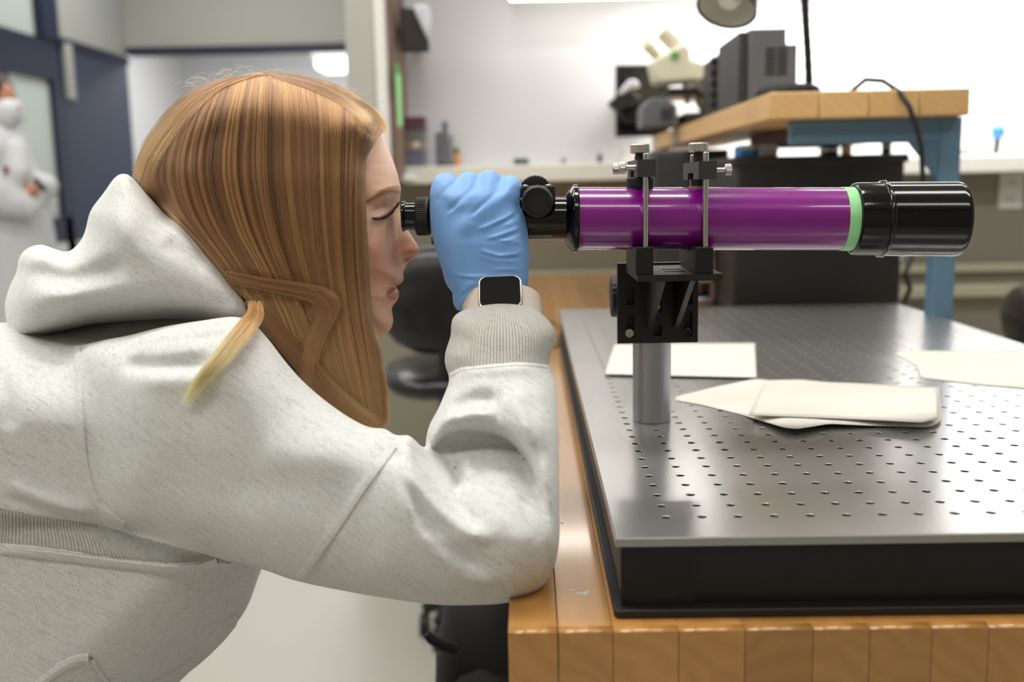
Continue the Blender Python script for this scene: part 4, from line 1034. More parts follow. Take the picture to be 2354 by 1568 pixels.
# ------------------------------------------------------------------ materials of the figure
def fleece(name, rib=False):
    m, nt, bs = new_mat(name)
    v = coords(nt, (1, 1, 1)); vr_ = coords(nt, (1, 1, 1), (0, math.radians(-32), 0)); mp_ = nt.nodes.new('ShaderNodeMapping'); mp_.inputs['Scale'].default_value = (70, 150, 420); nt.links.new(vr_, mp_.inputs[0]); vs_ = mp_.outputs[0]
    n1 = noise(nt, vs_, 1.0, 4, .7); n2 = noise(nt, v, 900, 2, .7); n3 = noise(nt, v, 40, 3, .6)
    c = ramp(nt, n1, [(.30, srgb(174, 174, 173)), (.47, srgb(213, 213, 211)), (.75, srgb(230, 229, 227))])
    c = mix(nt, n2, c, ramp(nt, n2, [(.3, srgb(180, 180, 178)), (.6, srgb(234, 234, 231))]), 'MIX')
    nt.links.new(c, bs.inputs['Base Color']); bs.inputs['Roughness'].default_value = .95; bs.inputs['Specular IOR Level'].default_value = .15
    bs.inputs['Sheen Weight'].default_value = .25; bs.inputs['Sheen Roughness'].default_value = .5
    b1 = bump(nt, bs, n2, .35, .0007); 
    if rib:
        at = nt.nodes.new('ShaderNodeAttribute'); at.attribute_name = 'rib'
        s = nt.nodes.new('ShaderNodeMath'); s.operation = 'SINE'; nt.links.new(at.outputs['Fac'], s.inputs[0])
        ab = nt.nodes.new('ShaderNodeMath'); ab.operation = 'ABSOLUTE'; nt.links.new(s.outputs[0], ab.inputs[0])
        bump(nt, bs, ab.outputs[0], .8, .0009, b1)
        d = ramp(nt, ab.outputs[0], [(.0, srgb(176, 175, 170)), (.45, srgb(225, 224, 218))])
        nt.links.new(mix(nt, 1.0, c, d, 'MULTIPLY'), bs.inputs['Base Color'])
    else: bump(nt, bs, n3, .12, .003, b1)
    return m
M['fleece'] = fleece('heather_fleece'); M['rib'] = fleece('ribbed_knit', True)
def skin_mat():
    m, nt, bs = new_mat('skin'); v = coords(nt)
    at = nt.nodes.new('ShaderNodeAttribute'); at.attribute_name = 'tint'; at.attribute_type = 'GEOMETRY'
    n = noise(nt, v, 160, 4, .6); n2 = noise(nt, v, 700, 2)
    c = mix(nt, n, at.outputs['Color'], srgb(214, 158, 132)); 
    hs = mix(nt, .25, at.outputs['Color'], c)
    nt.links.new(hs, bs.inputs['Base Color']); bs.inputs['Roughness'].default_value = .46
    bs.inputs['Subsurface Weight'].default_value = .18; bs.inputs['Subsurface Radius'].default_value = (.006, .0025, .0012); bs.inputs['Subsurface Scale'].default_value = 1.0
    bump(nt, bs, n2, .12, .0006); return m
M['skin'] = skin_mat()
def glove_mat():
    m, nt, bs = new_mat('blue_nitrile'); v = coords(nt); n = noise(nt, v, 70, 3)
    nt.links.new(mix(nt, n, srgb(116, 164, 224), srgb(126, 173, 231)), bs.inputs['Base Color']); bs.inputs['Roughness'].default_value = .48
    bs.inputs['Subsurface Weight'].default_value = .1; bs.inputs['Subsurface Radius'].default_value = (.001, .001, .002)
    bump(nt, bs, noise(nt, v, 1500, 2), .12, .0004); return m
M['glove'] = glove_mat()
def hair_mat(name, a, b, tip=None):
    m = bpy.data.materials.new(name); m.use_nodes = True; nt = m.node_tree; nt.nodes.clear()
    out = nt.nodes.new('ShaderNodeOutputMaterial'); h = nt.nodes.new('ShaderNodeBsdfHairPrincipled'); h.model = 'CHIANG'; h.parametrization = 'COLOR'
    hi = nt.nodes.new('ShaderNodeHairInfo')
    at = nt.nodes.new('ShaderNodeAttribute'); at.attribute_name = 'tone'; c = mix(nt, at.outputs['Fac'], a, b)
    if tip:
        f = ramp(nt, hi.outputs['Intercept'], [(tip[1], (0, 0, 0, 1)), (1.0, (tip[2], tip[2], tip[2], 1))]); c = mix(nt, f, c, tip[0])
    nt.links.new(c, h.inputs['Color']); h.inputs['Roughness'].default_value = .4; h.inputs['Radial Roughness'].default_value = .4; h.inputs['Random Roughness'].default_value = .3
    nt.links.new(h.outputs[0], out.inputs['Surface']); return m
M['hair'] = hair_mat('copper_hair', srgb(62, 36, 18), srgb(172, 112, 62), (srgb(206, 152, 96), .5, .45))
M['hair_blonde'] = hair_mat('blonde_tip_hair', srgb(120, 74, 38), srgb(176, 122, 68), (srgb(236, 192, 124), .3, .85))
M['lash'] = hair_mat('dark_lash', srgb(6, 4, 4), srgb(12, 9, 8)); M['brow'] = hair_mat('brow_hair', srgb(120, 78, 50), srgb(150, 104, 70))
def cap_mat():
    m, nt, bs = new_mat('hair_mass'); v = coords(nt, (240, 240, 8)); n = noise(nt, v, 1.5, 4, .6)
    nt.links.new(ramp(nt, n, [(.3, srgb(60, 36, 20)), (.7, srgb(100, 62, 36))]), bs.inputs['Base Color']); bs.inputs['Roughness'].default_value = .5
    bump(nt, bs, n, .5, .002); return m
M['hair_cap'] = cap_mat()
M['trousers'] = plain('dark_trousers', (36, 38, 46), .8, bmp=.3, bscale=700)
M['shoe'] = plain('dark_shoes', (30, 30, 32), .5)
M['band'] = plain('beige_watch_band', (212, 200, 186), .55); M['watch_case'] = plain('rose_watch_case', (214, 200, 192), .25, metal=.8)
M['screen'] = plain('black_watch_glass', (8, 9, 14), .06, coat=.3)

# ------------------------------------------------------------------ the person at the telescope
YM = .932                                          # the head's middle plane
person = thing('person', 'person in a pale grey hoodie leaning on one elbow with an eye to the eyepiece', 'person', (-.36, .93, 0))

# ---- hoodie: torso, sleeve, forearm, hood as one soft surface
arm_yc = ax_interp((230, 960), (1200, 1290), [(0, .815), (.35, .775), (.7, .72), (1, .686), (1.3, .686)])
arm_H = ax_interp((230, 960), (1200, 1290), [(0, .075), (.5, .064), (1, .05)])
torso = Part([(-420, 860), (-250, 775), (-100, 750), (0, 742), (50, 742), (110, 762), (200, 768), (290, 772), (390, 764), (480, 752), (540, 752), (600, 790), (650, 850), (680, 960), (670, 1120), (640, 1230), (600, 1312), (572, 1388), (538, 1440), (470, 1512), (412, 1568), (330, 1650), (180, 1790), (0, 1900), (-250, 1930), (-420, 1750), (-460, 1300)],
             lambda x, y: .94, .185, 230, [
    ([(0, 1095), (64, 1137), (143, 1165), (223, 1188)], 14, 20, .007),
    ([(0, 1140), (100, 1168), (200, 1196)], 9, 9, -.004),
    ([(-40, 1255), (120, 1262), (300, 1285), (430, 1300), (520, 1285)], 16, 16, .006),
    ([(-40, 1215), (150, 1215), (330, 1225), (480, 1262)], 26, 26, -.012),
    ([(-40, 820), (10, 900), (20, 1000)], 22, 22, -.006),
    ([(540, 1410), (500, 1432), (468, 1480), (430, 1512), (370, 1552), (300, 1600)], 9, 26, .010),
    ([(530, 1400), (490, 1425), (458, 1472), (420, 1506), (360, 1546), (290, 1594)], 5, 5, -.006)], blur=8, k=.02, ib=40)
arm = Part([(188, 812), (230, 785), (300, 770), (380, 750), (470, 736), (535, 728), (575, 738), (612, 774), (652, 826), (692, 872), (740, 915), (800, 958), (850, 983), (885, 985), (912, 1003), (935, 998), (955, 1012), (972, 1030), (990, 1028), (1012, 1014), (1045, 996), (1100, 980), (1160, 985), (1212, 1035), (1252, 1115), (1282, 1200), (1279, 1270), (1263, 1328), (1232, 1360), (1170, 1385), (1090, 1391), (1000, 1390), (860, 1371), (690, 1338), (600, 1308), (430, 1255), (300, 1212), (246, 1192), (212, 1120), (192, 1020), (182, 900)],
           lambda x, y: arm_yc(x, y) + .065 * np.clip((1240 - y) / 230, 0, 1) ** 1.2 * np.clip((x - 940) / 110, 0, 1), arm_H, 165, [
    ([(271, 836), (351, 842), (446, 838), (500, 832)], 17, 20, -.017),
    ([(200, 790), (290, 778), (383, 768), (440, 750)], 10, 16, .006),
    ([(415, 770), (446, 780), (494, 773), (520, 770)], 9, 9, -.007),
    ([(300, 860), (420, 868), (560, 880)], 30, 40, .006),
    ([(330, 1085), (480, 1120), (640, 1140)], 60, 60, -.006),
    ([(560, 1060), (700, 1050), (820, 1030)], 45, 60, .006),
    ([(912, 1015), (925, 1080), (950, 1170), (1010, 1262), (1094, 1340), (1180, 1366)], 26, 34, .010),
    ([(912, 1052), (936, 1100), (976, 1190), (1030, 1252), (1085, 1292), (1150, 1330)], 22, 18, -.0115),
    ([(930, 1062), (956, 1108), (1015, 1176), (1086, 1227), (1140, 1250)], 16, 18, .010),
    ([(976, 1026), (1012, 1040), (1040, 1066), (1056, 1100), (1052, 1140)], 14, 6, -.015),
    ([(1010, 1028), (1050, 1030), (1078, 1066), (1082, 1110)], 10, 12, .008),
    ([(1050, 1140), (1066, 1180), (1100, 1210)], 14, 14, -.002),
    ([(875, 1035), (905, 1048), (940, 1040)], 14, 14, -.006),
    ([(880, 1000), (900, 990), (930, 1000)], 14, 14, .005),
    ([(1070, 1110), (1120, 1165), (1165, 1230)], 40, 40, .005),
    ([(1190, 1130), (1225, 1200), (1245, 1260)], 14, 12, -.006),
    ([(840, 1060), (815, 1180), (880, 1300)], 60, 40, -.004)], blur=7, k=.02, ib=30)
fa_yc = ax_interp((1190, 1300), (1140, 700), [(0, .684), (.3, .715), (.55, .748), (.78, .785), (1.0, .815)])
fa_w = ax_interp((1190, 1300), (1140, 700), [(0, 100), (.7, 105), (1, 80)])
fore = Part([(1046, 724), (1072, 711), (1104, 703), (1150, 698), (1195, 701), (1226, 709), (1255, 730), (1276, 762), (1270, 800), (1262, 838), (1277, 890), (1284, 1000), (1285, 1120), (1284, 1200), (1280, 1265), (1270, 1300), (1260, 1270), (1250, 1210), (1236, 1140), (1218, 1080), (1192, 1034), (1152, 1004), (1096, 991), (1040, 996), (1008, 1018), (992, 1034), (987, 1010), (990, 985), (1003, 950), (1022, 905), (1033, 872), (1023, 840), (1024, 808), (1036, 772), (1037, 745)],
           lambda x, y: fa_yc(x, y) - np.interp(y, [850, 980, 1200], [0, .010, .004]), ax_interp((1190, 1300), (1140, 700), [(0, .05), (.5, .052), (.8, .043), (1, .04)]), ax_interp((1190, 1300), (1140, 700), [(0, 70), (.3, 80), (.7, 100), (1, 80)]), [
    ([(1000, 985), (1031, 980), (1094, 976), (1150, 986), (1200, 1022), (1230, 1090), (1254, 1180)], 16, 22, .006),
    ([(1030, 950), (1075, 924), (1120, 918), (1146, 938)], 14, 17, -.013),
    ([(1004, 980), (1030, 962), (1080, 953), (1140, 958)], 12, 10, .008),
    ([(1062, 858), (1046, 884), (1026, 930)], 12, 12, .005),
    ([(1040, 880), (1060, 860), (1100, 852), (1140, 850), (1200, 848), (1256, 854)], 9, 14, .004),
    ([(1030, 868), (1060, 848), (1126, 842), (1193, 837), (1256, 843)], 5, 5, -.003),
    ([(1133, 846), (1141, 919), (1149, 985)], 4, 4, -.0035),
    ([(1175, 890), (1205, 960), (1232, 1040)], 22, 26, .005),
    ([(1200, 900), (1232, 980), (1255, 1080)], 14, 14, -.004),
    ([(1034, 790), (1060, 780), (1090, 790)], 12, 12, -.004),
    ([(1026, 826), (1050, 818), (1080, 822)], 12, 12, .004)], blur=4, k=.004, ib=16)
rimv = np.array([.68, .73]); 
def rim_d(px, py): return -((px - 435) * .735 - (py - 525) * .678)
hood_yc = lambda px, py: np.interp(rim_d(px, py), [-20, 20, 120, 300], [.868, .872, .90, .925])
hood_H = lambda px, py: np.interp(rim_d(px, py), [-20, 30, 120, 300], [.05, .075, .108, .12])
hood = Part([(281, 399), (300, 405), (330, 437), (360, 470), (386, 497), (412, 505), (436, 524), (470, 562), (505, 606), (545, 655), (575, 695), (584, 730), (560, 752), (520, 748), (470, 738), (400, 733), (330, 736), (260, 741), (200, 749), (120, 769), (60, 786), (38, 786), (22, 762), (11, 705), (22, 660), (38, 625), (43, 596), (58, 574), (92, 562), (125, 572), (156, 579), (182, 558), (196, 530), (208, 485), (238, 444), (262, 410)],
            hood_yc, hood_H, 105, [
    ([(45, 640), (100, 634), (160, 640), (240, 622), (300, 600)], 22, 24, -.018),
    ([(40, 596), (95, 584), (150, 592)], 18, 18, .008),
    ([(30, 700), (140, 690), (260, 672), (400, 668)], 26, 26, .009),
    ([(40, 760), (150, 738), (300, 716), (470, 712)], 14, 22, .006),
    ([(220, 470), (260, 500), (330, 530)], 40, 40, .004),
    ([(370, 555), (430, 585), (480, 615)], 16, 20, -.006),
    ([(480, 740), (520, 720), (560, 700)], 14, 14, .004)], blur=4, st=3, k=.004, ib=26)
far_sleeve = Caps([(-.36, 1.06, .95), (-.40, 1.13, .86), (-.52, 1.10, .70)], [.085, .07, .06], .03)
inner_arm = Part([(978, 1040), (1000, 960), (1100, 930), (1220, 960), (1268, 1100), (1258, 1250), (1100, 1260), (1000, 1130)], .762, .03, 60, (), k=.006)
collar = Part([(50, 775), (120, 752), (330, 720), (560, 715), (660, 810), (560, 850), (330, 820), (100, 810)], .975, .085, 60, (), k=.01)
neck_fill = Caps([W(480, 830, .95), W(640, 930, .95)], [.05, .06], .02)
hs = .003
D, lo = field([torso, arm, fore, inner_arm, collar, far_sleeve, neck_fill], (-.66, .60, .58), (.075, 1.26, 1.16), hs)
HV, HQ = nets(D, lo, hs, 3)
D2, lo2 = field([hood], (-.50, .76, 1.02), (-.20, 1.08, 1.24), .0025)
GV, GQ = nets(D2, lo2, .0025, 3)
# cuff: the ribbed faces are a mesh of their own
cuff_poly = poly_raster([(1000, 690), (1120, 660), (1300, 690), (1300, 838), (1256, 840), (1193, 834), (1126, 839), (1060, 845), (1028, 866), (1000, 872)], 3, 30, 0, 0)
fc = HV[HQ].mean(1); fx, fy = project(fc); isc = cuff_poly(fx, fy) > 0
hoodie = np_mesh('hoodie', *compact(HV, HQ[~isc]), [M['fleece']], person)
CV, CQ = compact(HV, HQ[isc]); cuff = np_mesh('cuff', CV, CQ, [M['rib']], hoodie)
cx, cy = project(CV); mid = 1150.0; half = 124.0
ang = np.arctan2((cx - mid) / half, -(CV[:, 1] - np.array(fa_yc(cx, cy)) - .0) / .04)
a = cuff.data.attributes.new('rib', 'FLOAT', 'POINT'); a.data.foreach_set('value', (ang * 56).astype(np.float32)); cuff['label'] = 'ribbed cuff of the raised sleeve'
hood_o = np_mesh('hood', GV, GQ, [M['fleece']], hoodie); hood_o['label'] = 'hood lying folded on the back'
HT = bvh(HV, HQ); GT = bvh(GV, GQ)
def surf(px, py, off=.001, trees=(HT, GT)):
    best = None
    for t_ in trees:
        p, n = hit(t_, px, py)
        if p is not None and (best is None or p.y < best[0].y): best = (p, n)
    if best is None: return None
    n = best[1] if best[1].y < 0 else -best[1]
    return best[0] + n * off
# seams: flat flatlock strips laid on the cloth
def seam(name, pts, wpx, off=.0016, n=40, mat='fleece', rib=0, parent=None, lift=None):
    P = catmull(pts, 12, False); d = np.r_[0, np.cumsum(np.linalg.norm(np.diff(P, axis=0), axis=1))]; u = np.linspace(0, d[-1], n)
    P = np.stack([np.interp(u, d, P[:, 0]), np.interp(u, d, P[:, 1])], 1); T = np.gradient(P, axis=0); T /= np.linalg.norm(T, axis=1)[:, None]; Nn = np.stack([-T[:, 1], T[:, 0]], 1)
    rows = []
    for s_, o_ in ((-.5, -.0015), (-.44, off), (0, off * 1.3), (.44, off), (.5, -.0015)):
        r = []
        for i in range(n):
            q = P[i] + Nn[i] * s_ * wpx; p = surf(q[0], q[1], o_)
            r.append(p)
        rows.append(r)
    ok = [i for i in range(n) if all(r[i] is not None for r in rows)]
    if len(ok) < 3: return
    return obj(name, MB().loft([[r[i] for i in ok] for r in rows]), M[mat], parent or hoodie, angle=25)
seam('seam', [(180, 800), (184, 860), (186, 923), (191, 1019), (204, 1099), (225, 1150), (246, 1178), (285, 1206)], 15)
seam('seam', [(905, 1026), (880, 1060), (850, 1100), (820, 1143), (785, 1195), (740, 1258), (690, 1330)], 20)
seam('seam', [(1026, 868), (1042, 858), (1062, 849), (1095, 845), (1126, 842), (1160, 839), (1193, 837), (1230, 839), (1258, 843)], 8, off=.0004)
seam('seam', [(-10, 1262), (120, 1276), (300, 1298), (420, 1308), (500, 1288)], 17)
# ribbed side panel and pocket: patches laid on the cloth between two lines
def patch(name, top, bot, nu, nv, off, mat, freq=None, lab=None):
    f = lambda P, u: np.stack([np.interp(u, np.linspace(0, 1, len(P)), P[:, 0]), np.interp(u, np.linspace(0, 1, len(P)), P[:, 1])], 1)
    Tt, Bb = catmull(top, 10, False), catmull(bot, 10, False); u = np.linspace(0, 1, nu); A_, B_ = f(Tt, u), f(Bb, u); rows = []
    for i in range(nv):
        v = i / (nv - 1); r = []
        for j in range(nu):
            q = A_[j] * (1 - v) + B_[j] * v; e = min(v, 1 - v) * 8; p = surf(q[0], q[1], off * min(1, e) - (.001 if e == 0 else 0)); r.append(p)
        rows.append(r)
    last = None
    for r in rows:
        for j in range(nu):
            if r[j] is None: r[j] = r[j - 1] if j and r[j - 1] is not None else last
            last = r[j] or last
    o = obj(name, MB().loft(rows), M[mat], hoodie, angle=180, label=lab)
    if freq:
        a = o.data.attributes.new('rib', 'FLOAT', 'POINT'); a.data.foreach_set('value', [((j / nu) * freq + i * .05 * 3.1416) for i in range(nv) for j in range(nu)])
    return o
patch('side_panel', [(-20, 1158), (100, 1182), (220, 1203), (300, 1226), (430, 1262), (530, 1292)], [(-20, 1252), (110, 1266), (260, 1288), (400, 1300), (470, 1292), (530, 1294)], 90, 10, .0012, 'rib', 270, 'ribbed side panel under the arm')
patch('pocket', [(540, 1412), (508, 1426), (484, 1462), (450, 1500), (390, 1540), (320, 1578)], [(536, 1436), (520, 1462), (492, 1490), (458, 1520), (410, 1560), (370, 1600)], 50, 12, .004, 'fleece')
seam('pocket_welt', [(90, 1572), (130, 1540), (172, 1516), (205, 1512)], 20, off=.003)
seam('seam', [(212, 1512), (226, 1540), (250, 1572)], 8, off=.002)

# ---- head: profile, nose, lids, lips
head_prof = [(620, 200), (700, 208), (780, 232), (840, 268), (874, 304), (888, 331), (900, 359), (908, 381), (915, 404), (919, 422), (922, 434), (920, 447), (914, 466), (911, 480), (912, 500), (914, 530), (916, 560), (917, 590), (921, 610), (924, 622), (928, 640), (925, 648), (916, 655), (903, 658), (912, 663), (917, 671), (917.5, 680), (914, 690), (906, 699), (900, 709), (902, 721), (904, 737), (901, 751), (894, 763), (883, 770), (868, 773), (840, 768), (810, 768), (790, 800), (770, 860), (770, 930), (620, 930), (560, 800), (500, 690), (440, 600), (400, 500), (385, 400), (410, 300), (500, 225)]
headp = Part(head_prof, YM, lambda x, y: np.interp(y, [300, 420, 560, 700, 770], [.069, .071, .069, .058, .050]), 100, [
    ([(848, 486), (872, 482), (896, 476)], 17, 17, -.0085),
    ([(852, 497), (872, 497), (892, 488), (903, 476)], 9, 9, .0058),
    ([(852, 491), (871, 478), (886, 471)], 3.2, 3.2, -.0016),
    ([(840, 464), (866, 446), (889, 434), (914, 432)], 9, 9, .0028),
    ([(845, 512), (868, 516), (888, 510), (900, 500)], 7, 7, -.0024),
    ([(845, 560), (862, 575), (868, 600)], 28, 28, .0045),
    ([(890, 612), (880, 636), (876, 656)], 10, 10, -.0007),
    ([(884, 674), (894, 668), (904, 660), (914, 656)], 5.5, 4.5, -.0105),
    ([(890, 661), (905, 652), (926, 643)], 7, 7, .0032),
    ([(892, 684), (905, 681), (918, 677)], 7, 9, .0026),
    ([(886, 704), (900, 706)], 9, 9, -.0022),
    ([(885, 735), (898, 740)], 18, 18, .003),
    ([(850, 380), (872, 376), (892, 371), (906, 372)], 3, 3, -.0012),
    ([(850, 400), (880, 405), (912, 404)], 4, 4, -.0006)], st=2, margin=70, blur=2, rst=1.5, k=.006, both=True, sm=4)
nosep = Part([(903, 452), (913, 470), (917, 488), (926, 508), (940, 532), (951, 550), (961, 565), (964.5, 576), (961, 587), (950, 595), (936, 604), (925, 615), (912, 614), (901, 606), (896, 590), (897, 568), (899, 535), (898, 500), (897, 468)],
             YM, lambda x, y: np.interp(y, [470, 530, 560, 580, 605], [.0085, .0115, .0145, .0175, .0165]), lambda x, y: np.interp(y, [500, 580], [26, 24]), [
    ([(908, 584), (914, 592), (924, 593)], 11, 11, .0042),
    ([(899, 566), (896, 586), (900, 603), (912, 611)], 4, 5, -.0036),
    ([(948, 590), (938, 594), (927, 600)], 4, 4, -.013)], st=1.5, margin=50, blur=1.5, rst=1, k=.009, both=True)
hh = .0014
D, lo = field([headp, nosep], (-.335, YM - .09, 1.0), (-.05, YM + .09, 1.315), hh)
FV, FQ = nets(D, lo, hh, 2)
wr = W(1135, 690, .868); elb = W(1175, 1285, .692); sh = W(330, 960, .86)
fd = (wr - elb) / np.linalg.norm(wr - elb)
body = [Caps([W(640, 760, YM), W(600, 890, .94)], [.05, .05], .02), Caps([W(560, 960, .94), (-.46, .94, .80), (-.60, .94, .70)], [.07, .11, .12], .03),
        Caps([sh, elb, wr], [.034, .026, .021], .02), Caps([wr, wr + fd * .04, W(1110, 480, .885)], [.021, .02, .014], .01),
        Caps([(-.36, 1.06, .98), (-.40, 1.13, .88), (-.52, 1.10, .72)], [.05, .04, .03], .02)]
for (px, py) in ((1022, 432), (1078, 428), (1124, 426), (1172, 436)):
    body.append(Caps([W(1110, 490, .885), W(px, py + 4, .888), W(px, py + 2, .93), W(px, py + 60, .944)], [.006, .0045, .0045, .004], .004))
body.append(Caps([W(1040, 600, .885), W(1015, 545, .925), W(1018, 510, .945)], [.009, .007, .006], .004))
D, lo = field(body, (-.76, .64, .55), (.06, 1.24, 1.22), .005)
BV, BQ = nets(D, lo, .005, 1)
SV = np.concatenate([FV, BV]); SQ = np.concatenate([FQ, BQ + len(FV)])
bo = np_mesh('body', SV, SQ, [M['skin']], person)
# skin tint: lips, cheeks, brow and lid are differently coloured skin
px_, py_ = project(SV); col = np.tile(np.array(srgb(242, 198, 170)[:3]), (len(SV), 1))
def tint(poly, c, soft, amt):
    global col
    r = poly_raster(poly, 2, 40, 0, 4); s_ = r(px_, py_); k = np.clip(s_ / soft + .5, 0, 1)[:, None] * amt
    inb = ((px_ > r.x0) & (px_ < r.x0 + r.nx * r.st) & (py_ > r.y0) & (py_ < r.y0 + r.ny * r.st))[:, None]
    col = np.where(inb, col * (1 - k) + np.array(srgb(*c)[:3]) * k, col)
tint([(835, 560), (870, 545), (895, 590), (888, 640), (850, 650), (832, 610)], (222, 150, 130), 50, .6)
tint([(930, 545), (960, 560), (968, 580), (950, 600), (905, 612), (895, 585), (910, 560)], (206, 138, 118), 14, .6)
tint([(886, 676), (902, 662), (912, 660), (922, 672), (922, 686), (908, 692), (896, 688)], (186, 116, 112), 4, .8)
tint([(888, 668), (905, 655), (922, 640), (932, 640), (930, 650), (912, 656), (900, 662)], (196, 128, 118), 4, .7)
tint([(852, 492), (872, 476), (890, 470), (904, 476), (896, 490), (872, 500)], (212, 164, 156), 6, .6)
tint([(842, 466), (866, 446), (889, 433), (908, 427), (924, 432), (922, 444), (900, 442), (876, 452), (850, 468)], (168, 116, 84), 6, .55)
tint([(855, 501), (876, 498), (897, 486), (906, 476), (908, 480), (899, 494), (878, 506), (856, 505)], (60, 42, 38), 3, .85)
ca = bo.data.attributes.new('tint', 'FLOAT_COLOR', 'POINT'); ca.data.foreach_set('color', np.c_[col, np.ones(len(col))].astype(np.float32).ravel())
FT = bvh(FV, FQ)
# tooth edge just visible between the lips
c = W(908, 657.5, YM); obj('teeth', soft_pad(MB(), (c[0] - .003, YM, c[2] + .001), .004, .012, .004), M['plate_white'], bo, angle=80)
# lashes and brow
L_ = []; R_ = []
lash = catmull([(856, 500), (866, 502), (877, 502), (888, 497), (897, 490), (905, 480)], 12, False)
for k in range(170):
    u = nprng.rand(); q = lash[int(u * (len(lash) - 1))]; p = surf(q[0], q[1], .0003, (FT,))
    if p is None: continue
    ln = (.004 + .0035 * u) * (.6 + .6 * nprng.rand()); dr = np.array([.6 + .3 * u, -.6 + .4 * nprng.rand(), -.35 + .8 * u + .12 * nprng.randn()]); dr /= np.linalg.norm(dr); pts = []
    for i in range(6):
        t_ = i / 5; pts.append(np.array(p) + dr * ln * t_ + np.array([0, 0, .0045 * u * t_ * t_]))
    L_.append(pts); R_.append(np.linspace(.0003, .00008, 6))
strands('eyelash', np.array(L_), np.array(R_), M['lash'], bo)
L_ = []; R_ = []
br = catmull([(846, 463), (866, 449), (889, 436), (908, 431), (920, 434)], 12, False)
for k in range(420):
    u = nprng.rand(); q = br[int(u * (len(br) - 1))] + nprng.randn(2) * np.array([1.5, 1.2 + 2.8 * u]); pts = []
    d2 = np.array([-.75, .45 - .55 * nprng.rand()])
    for i in range(4):
        qq = q + d2 * i * 4.0; p = surf(qq[0], qq[1], .0004 + .0003 * i * (1 - i / 3), (FT,)); pts.append(None if p is None else np.array(p))
    if any(p is None for p in pts): continue
    L_.append(pts); R_.append(np.linspace(.00013, .00005, 4))
strands('eyebrow', np.array(L_), np.array(R_), M['brow'], bo)

# ---- hair: a soft mass with combed strands over it
skull = Part([(310, 405), (318, 365), (340, 320), (375, 268), (420, 218), (470, 190), (520, 178), (600, 170), (660, 176), (730, 190), (790, 222), (836, 256), (856, 286), (858, 302), (850, 320), (842, 350), (832, 420), (840, 560), (820, 640), (700, 680), (580, 690), (500, 640), (430, 560), (370, 490), (325, 450)],
             YM, lambda x, y: np.interp(y, [200, 420, 600], [.088, .09, .086]), 115, (), st=3, blur=4, k=.012)
curtain = Part([(560, 300), (700, 270), (820, 280), (852, 300), (846, 328), (830, 356), (830, 420), (836, 500), (838, 600), (840, 680), (846, 725), (857, 780), (866, 850), (870, 930), (868, 990), (840, 1010), (780, 985), (715, 930), (690, 880), (640, 810), (590, 740), (556, 690), (500, 620), (440, 545), (400, 480), (420, 380)],
               lambda x, y: np.interp(y, [300, 420, 700, 1000], [.878, .868, .864, .855]), lambda x, y: np.interp(y, [300, 500, 1000], [.022, .026, .022]), 34, [
    ([(540, 640), (620, 655), (700, 665), (752, 692), (745, 735), (722, 780), (708, 830)], 26, 26, .0),
    ([(570, 700), (640, 770), (710, 850), (780, 920), (860, 980)], 26, 26, .0),
    ([(600, 690), (660, 740), (700, 780)], 24, 24, -.002)], st=3, blur=3, k=.012)
D, lo = field([skull, curtain], (-.36, .82, .96), (-.09, 1.04, 1.315), .003)
AV, AQ = nets(D, lo, .003, 3)
hair = np_mesh('hair', AV, AQ, [M['hair_cap']], person); hair['label'] = 'long straight copper hair'
AT = bvh(AV, AQ)
DM = Raster(280, 140, 920, 1020, 6); dm = np.full(DM.X.shape, np.nan)
for j in range(DM.ny):
    for i in range(DM.nx):
        ps = [hit(t_, DM.X[j, i], DM.Y[j, i])[0] for t_ in (AT, FT)]; ps = [p.y for p in ps if p is not None]
        if ps: dm[j, i] = min(ps)
for it in range(60):
    b = np.isnan(dm)
    if not b.any(): break
    P = np.pad(dm, 1, constant_values=np.nan); st = np.stack([P[1 + a:P.shape[0] - 1 + a, 1 + c:P.shape[1] - 1 + c] for a in (-1, 0, 1) for c in (-1, 0, 1)])
    with np.errstate(all='ignore'):
        import warnings; warnings.simplefilter('ignore'); av = np.nanmean(st, 0)
    dm[b] = av[b]
dm[np.isnan(dm)] = .87; dm = np.min([np.roll(np.roll(dm, a, 0), c, 1) for a in (-2, -1, 0, 1, 2) for c in (-2, -1, 0, 1, 2)], 0); DM.A = gblur(dm, 1.2).astype(np.float32)
def unproj(px, py, Y):
    d = np.stack([(px - 1177.0) / F, (py - 784.0) / F, np.ones_like(px)], -1) @ CR; return CC + d * (Y / d[..., 1])[..., None]
def resample(P, k):
    P = catmull(P, 8, False); d = np.r_[0, np.cumsum(np.linalg.norm(np.diff(P, axis=0), axis=1))]; u = np.linspace(0, d[-1], k)
    return np.stack([np.interp(u, d, P[:, 0]), np.interp(u, d, P[:, 1])], 1)
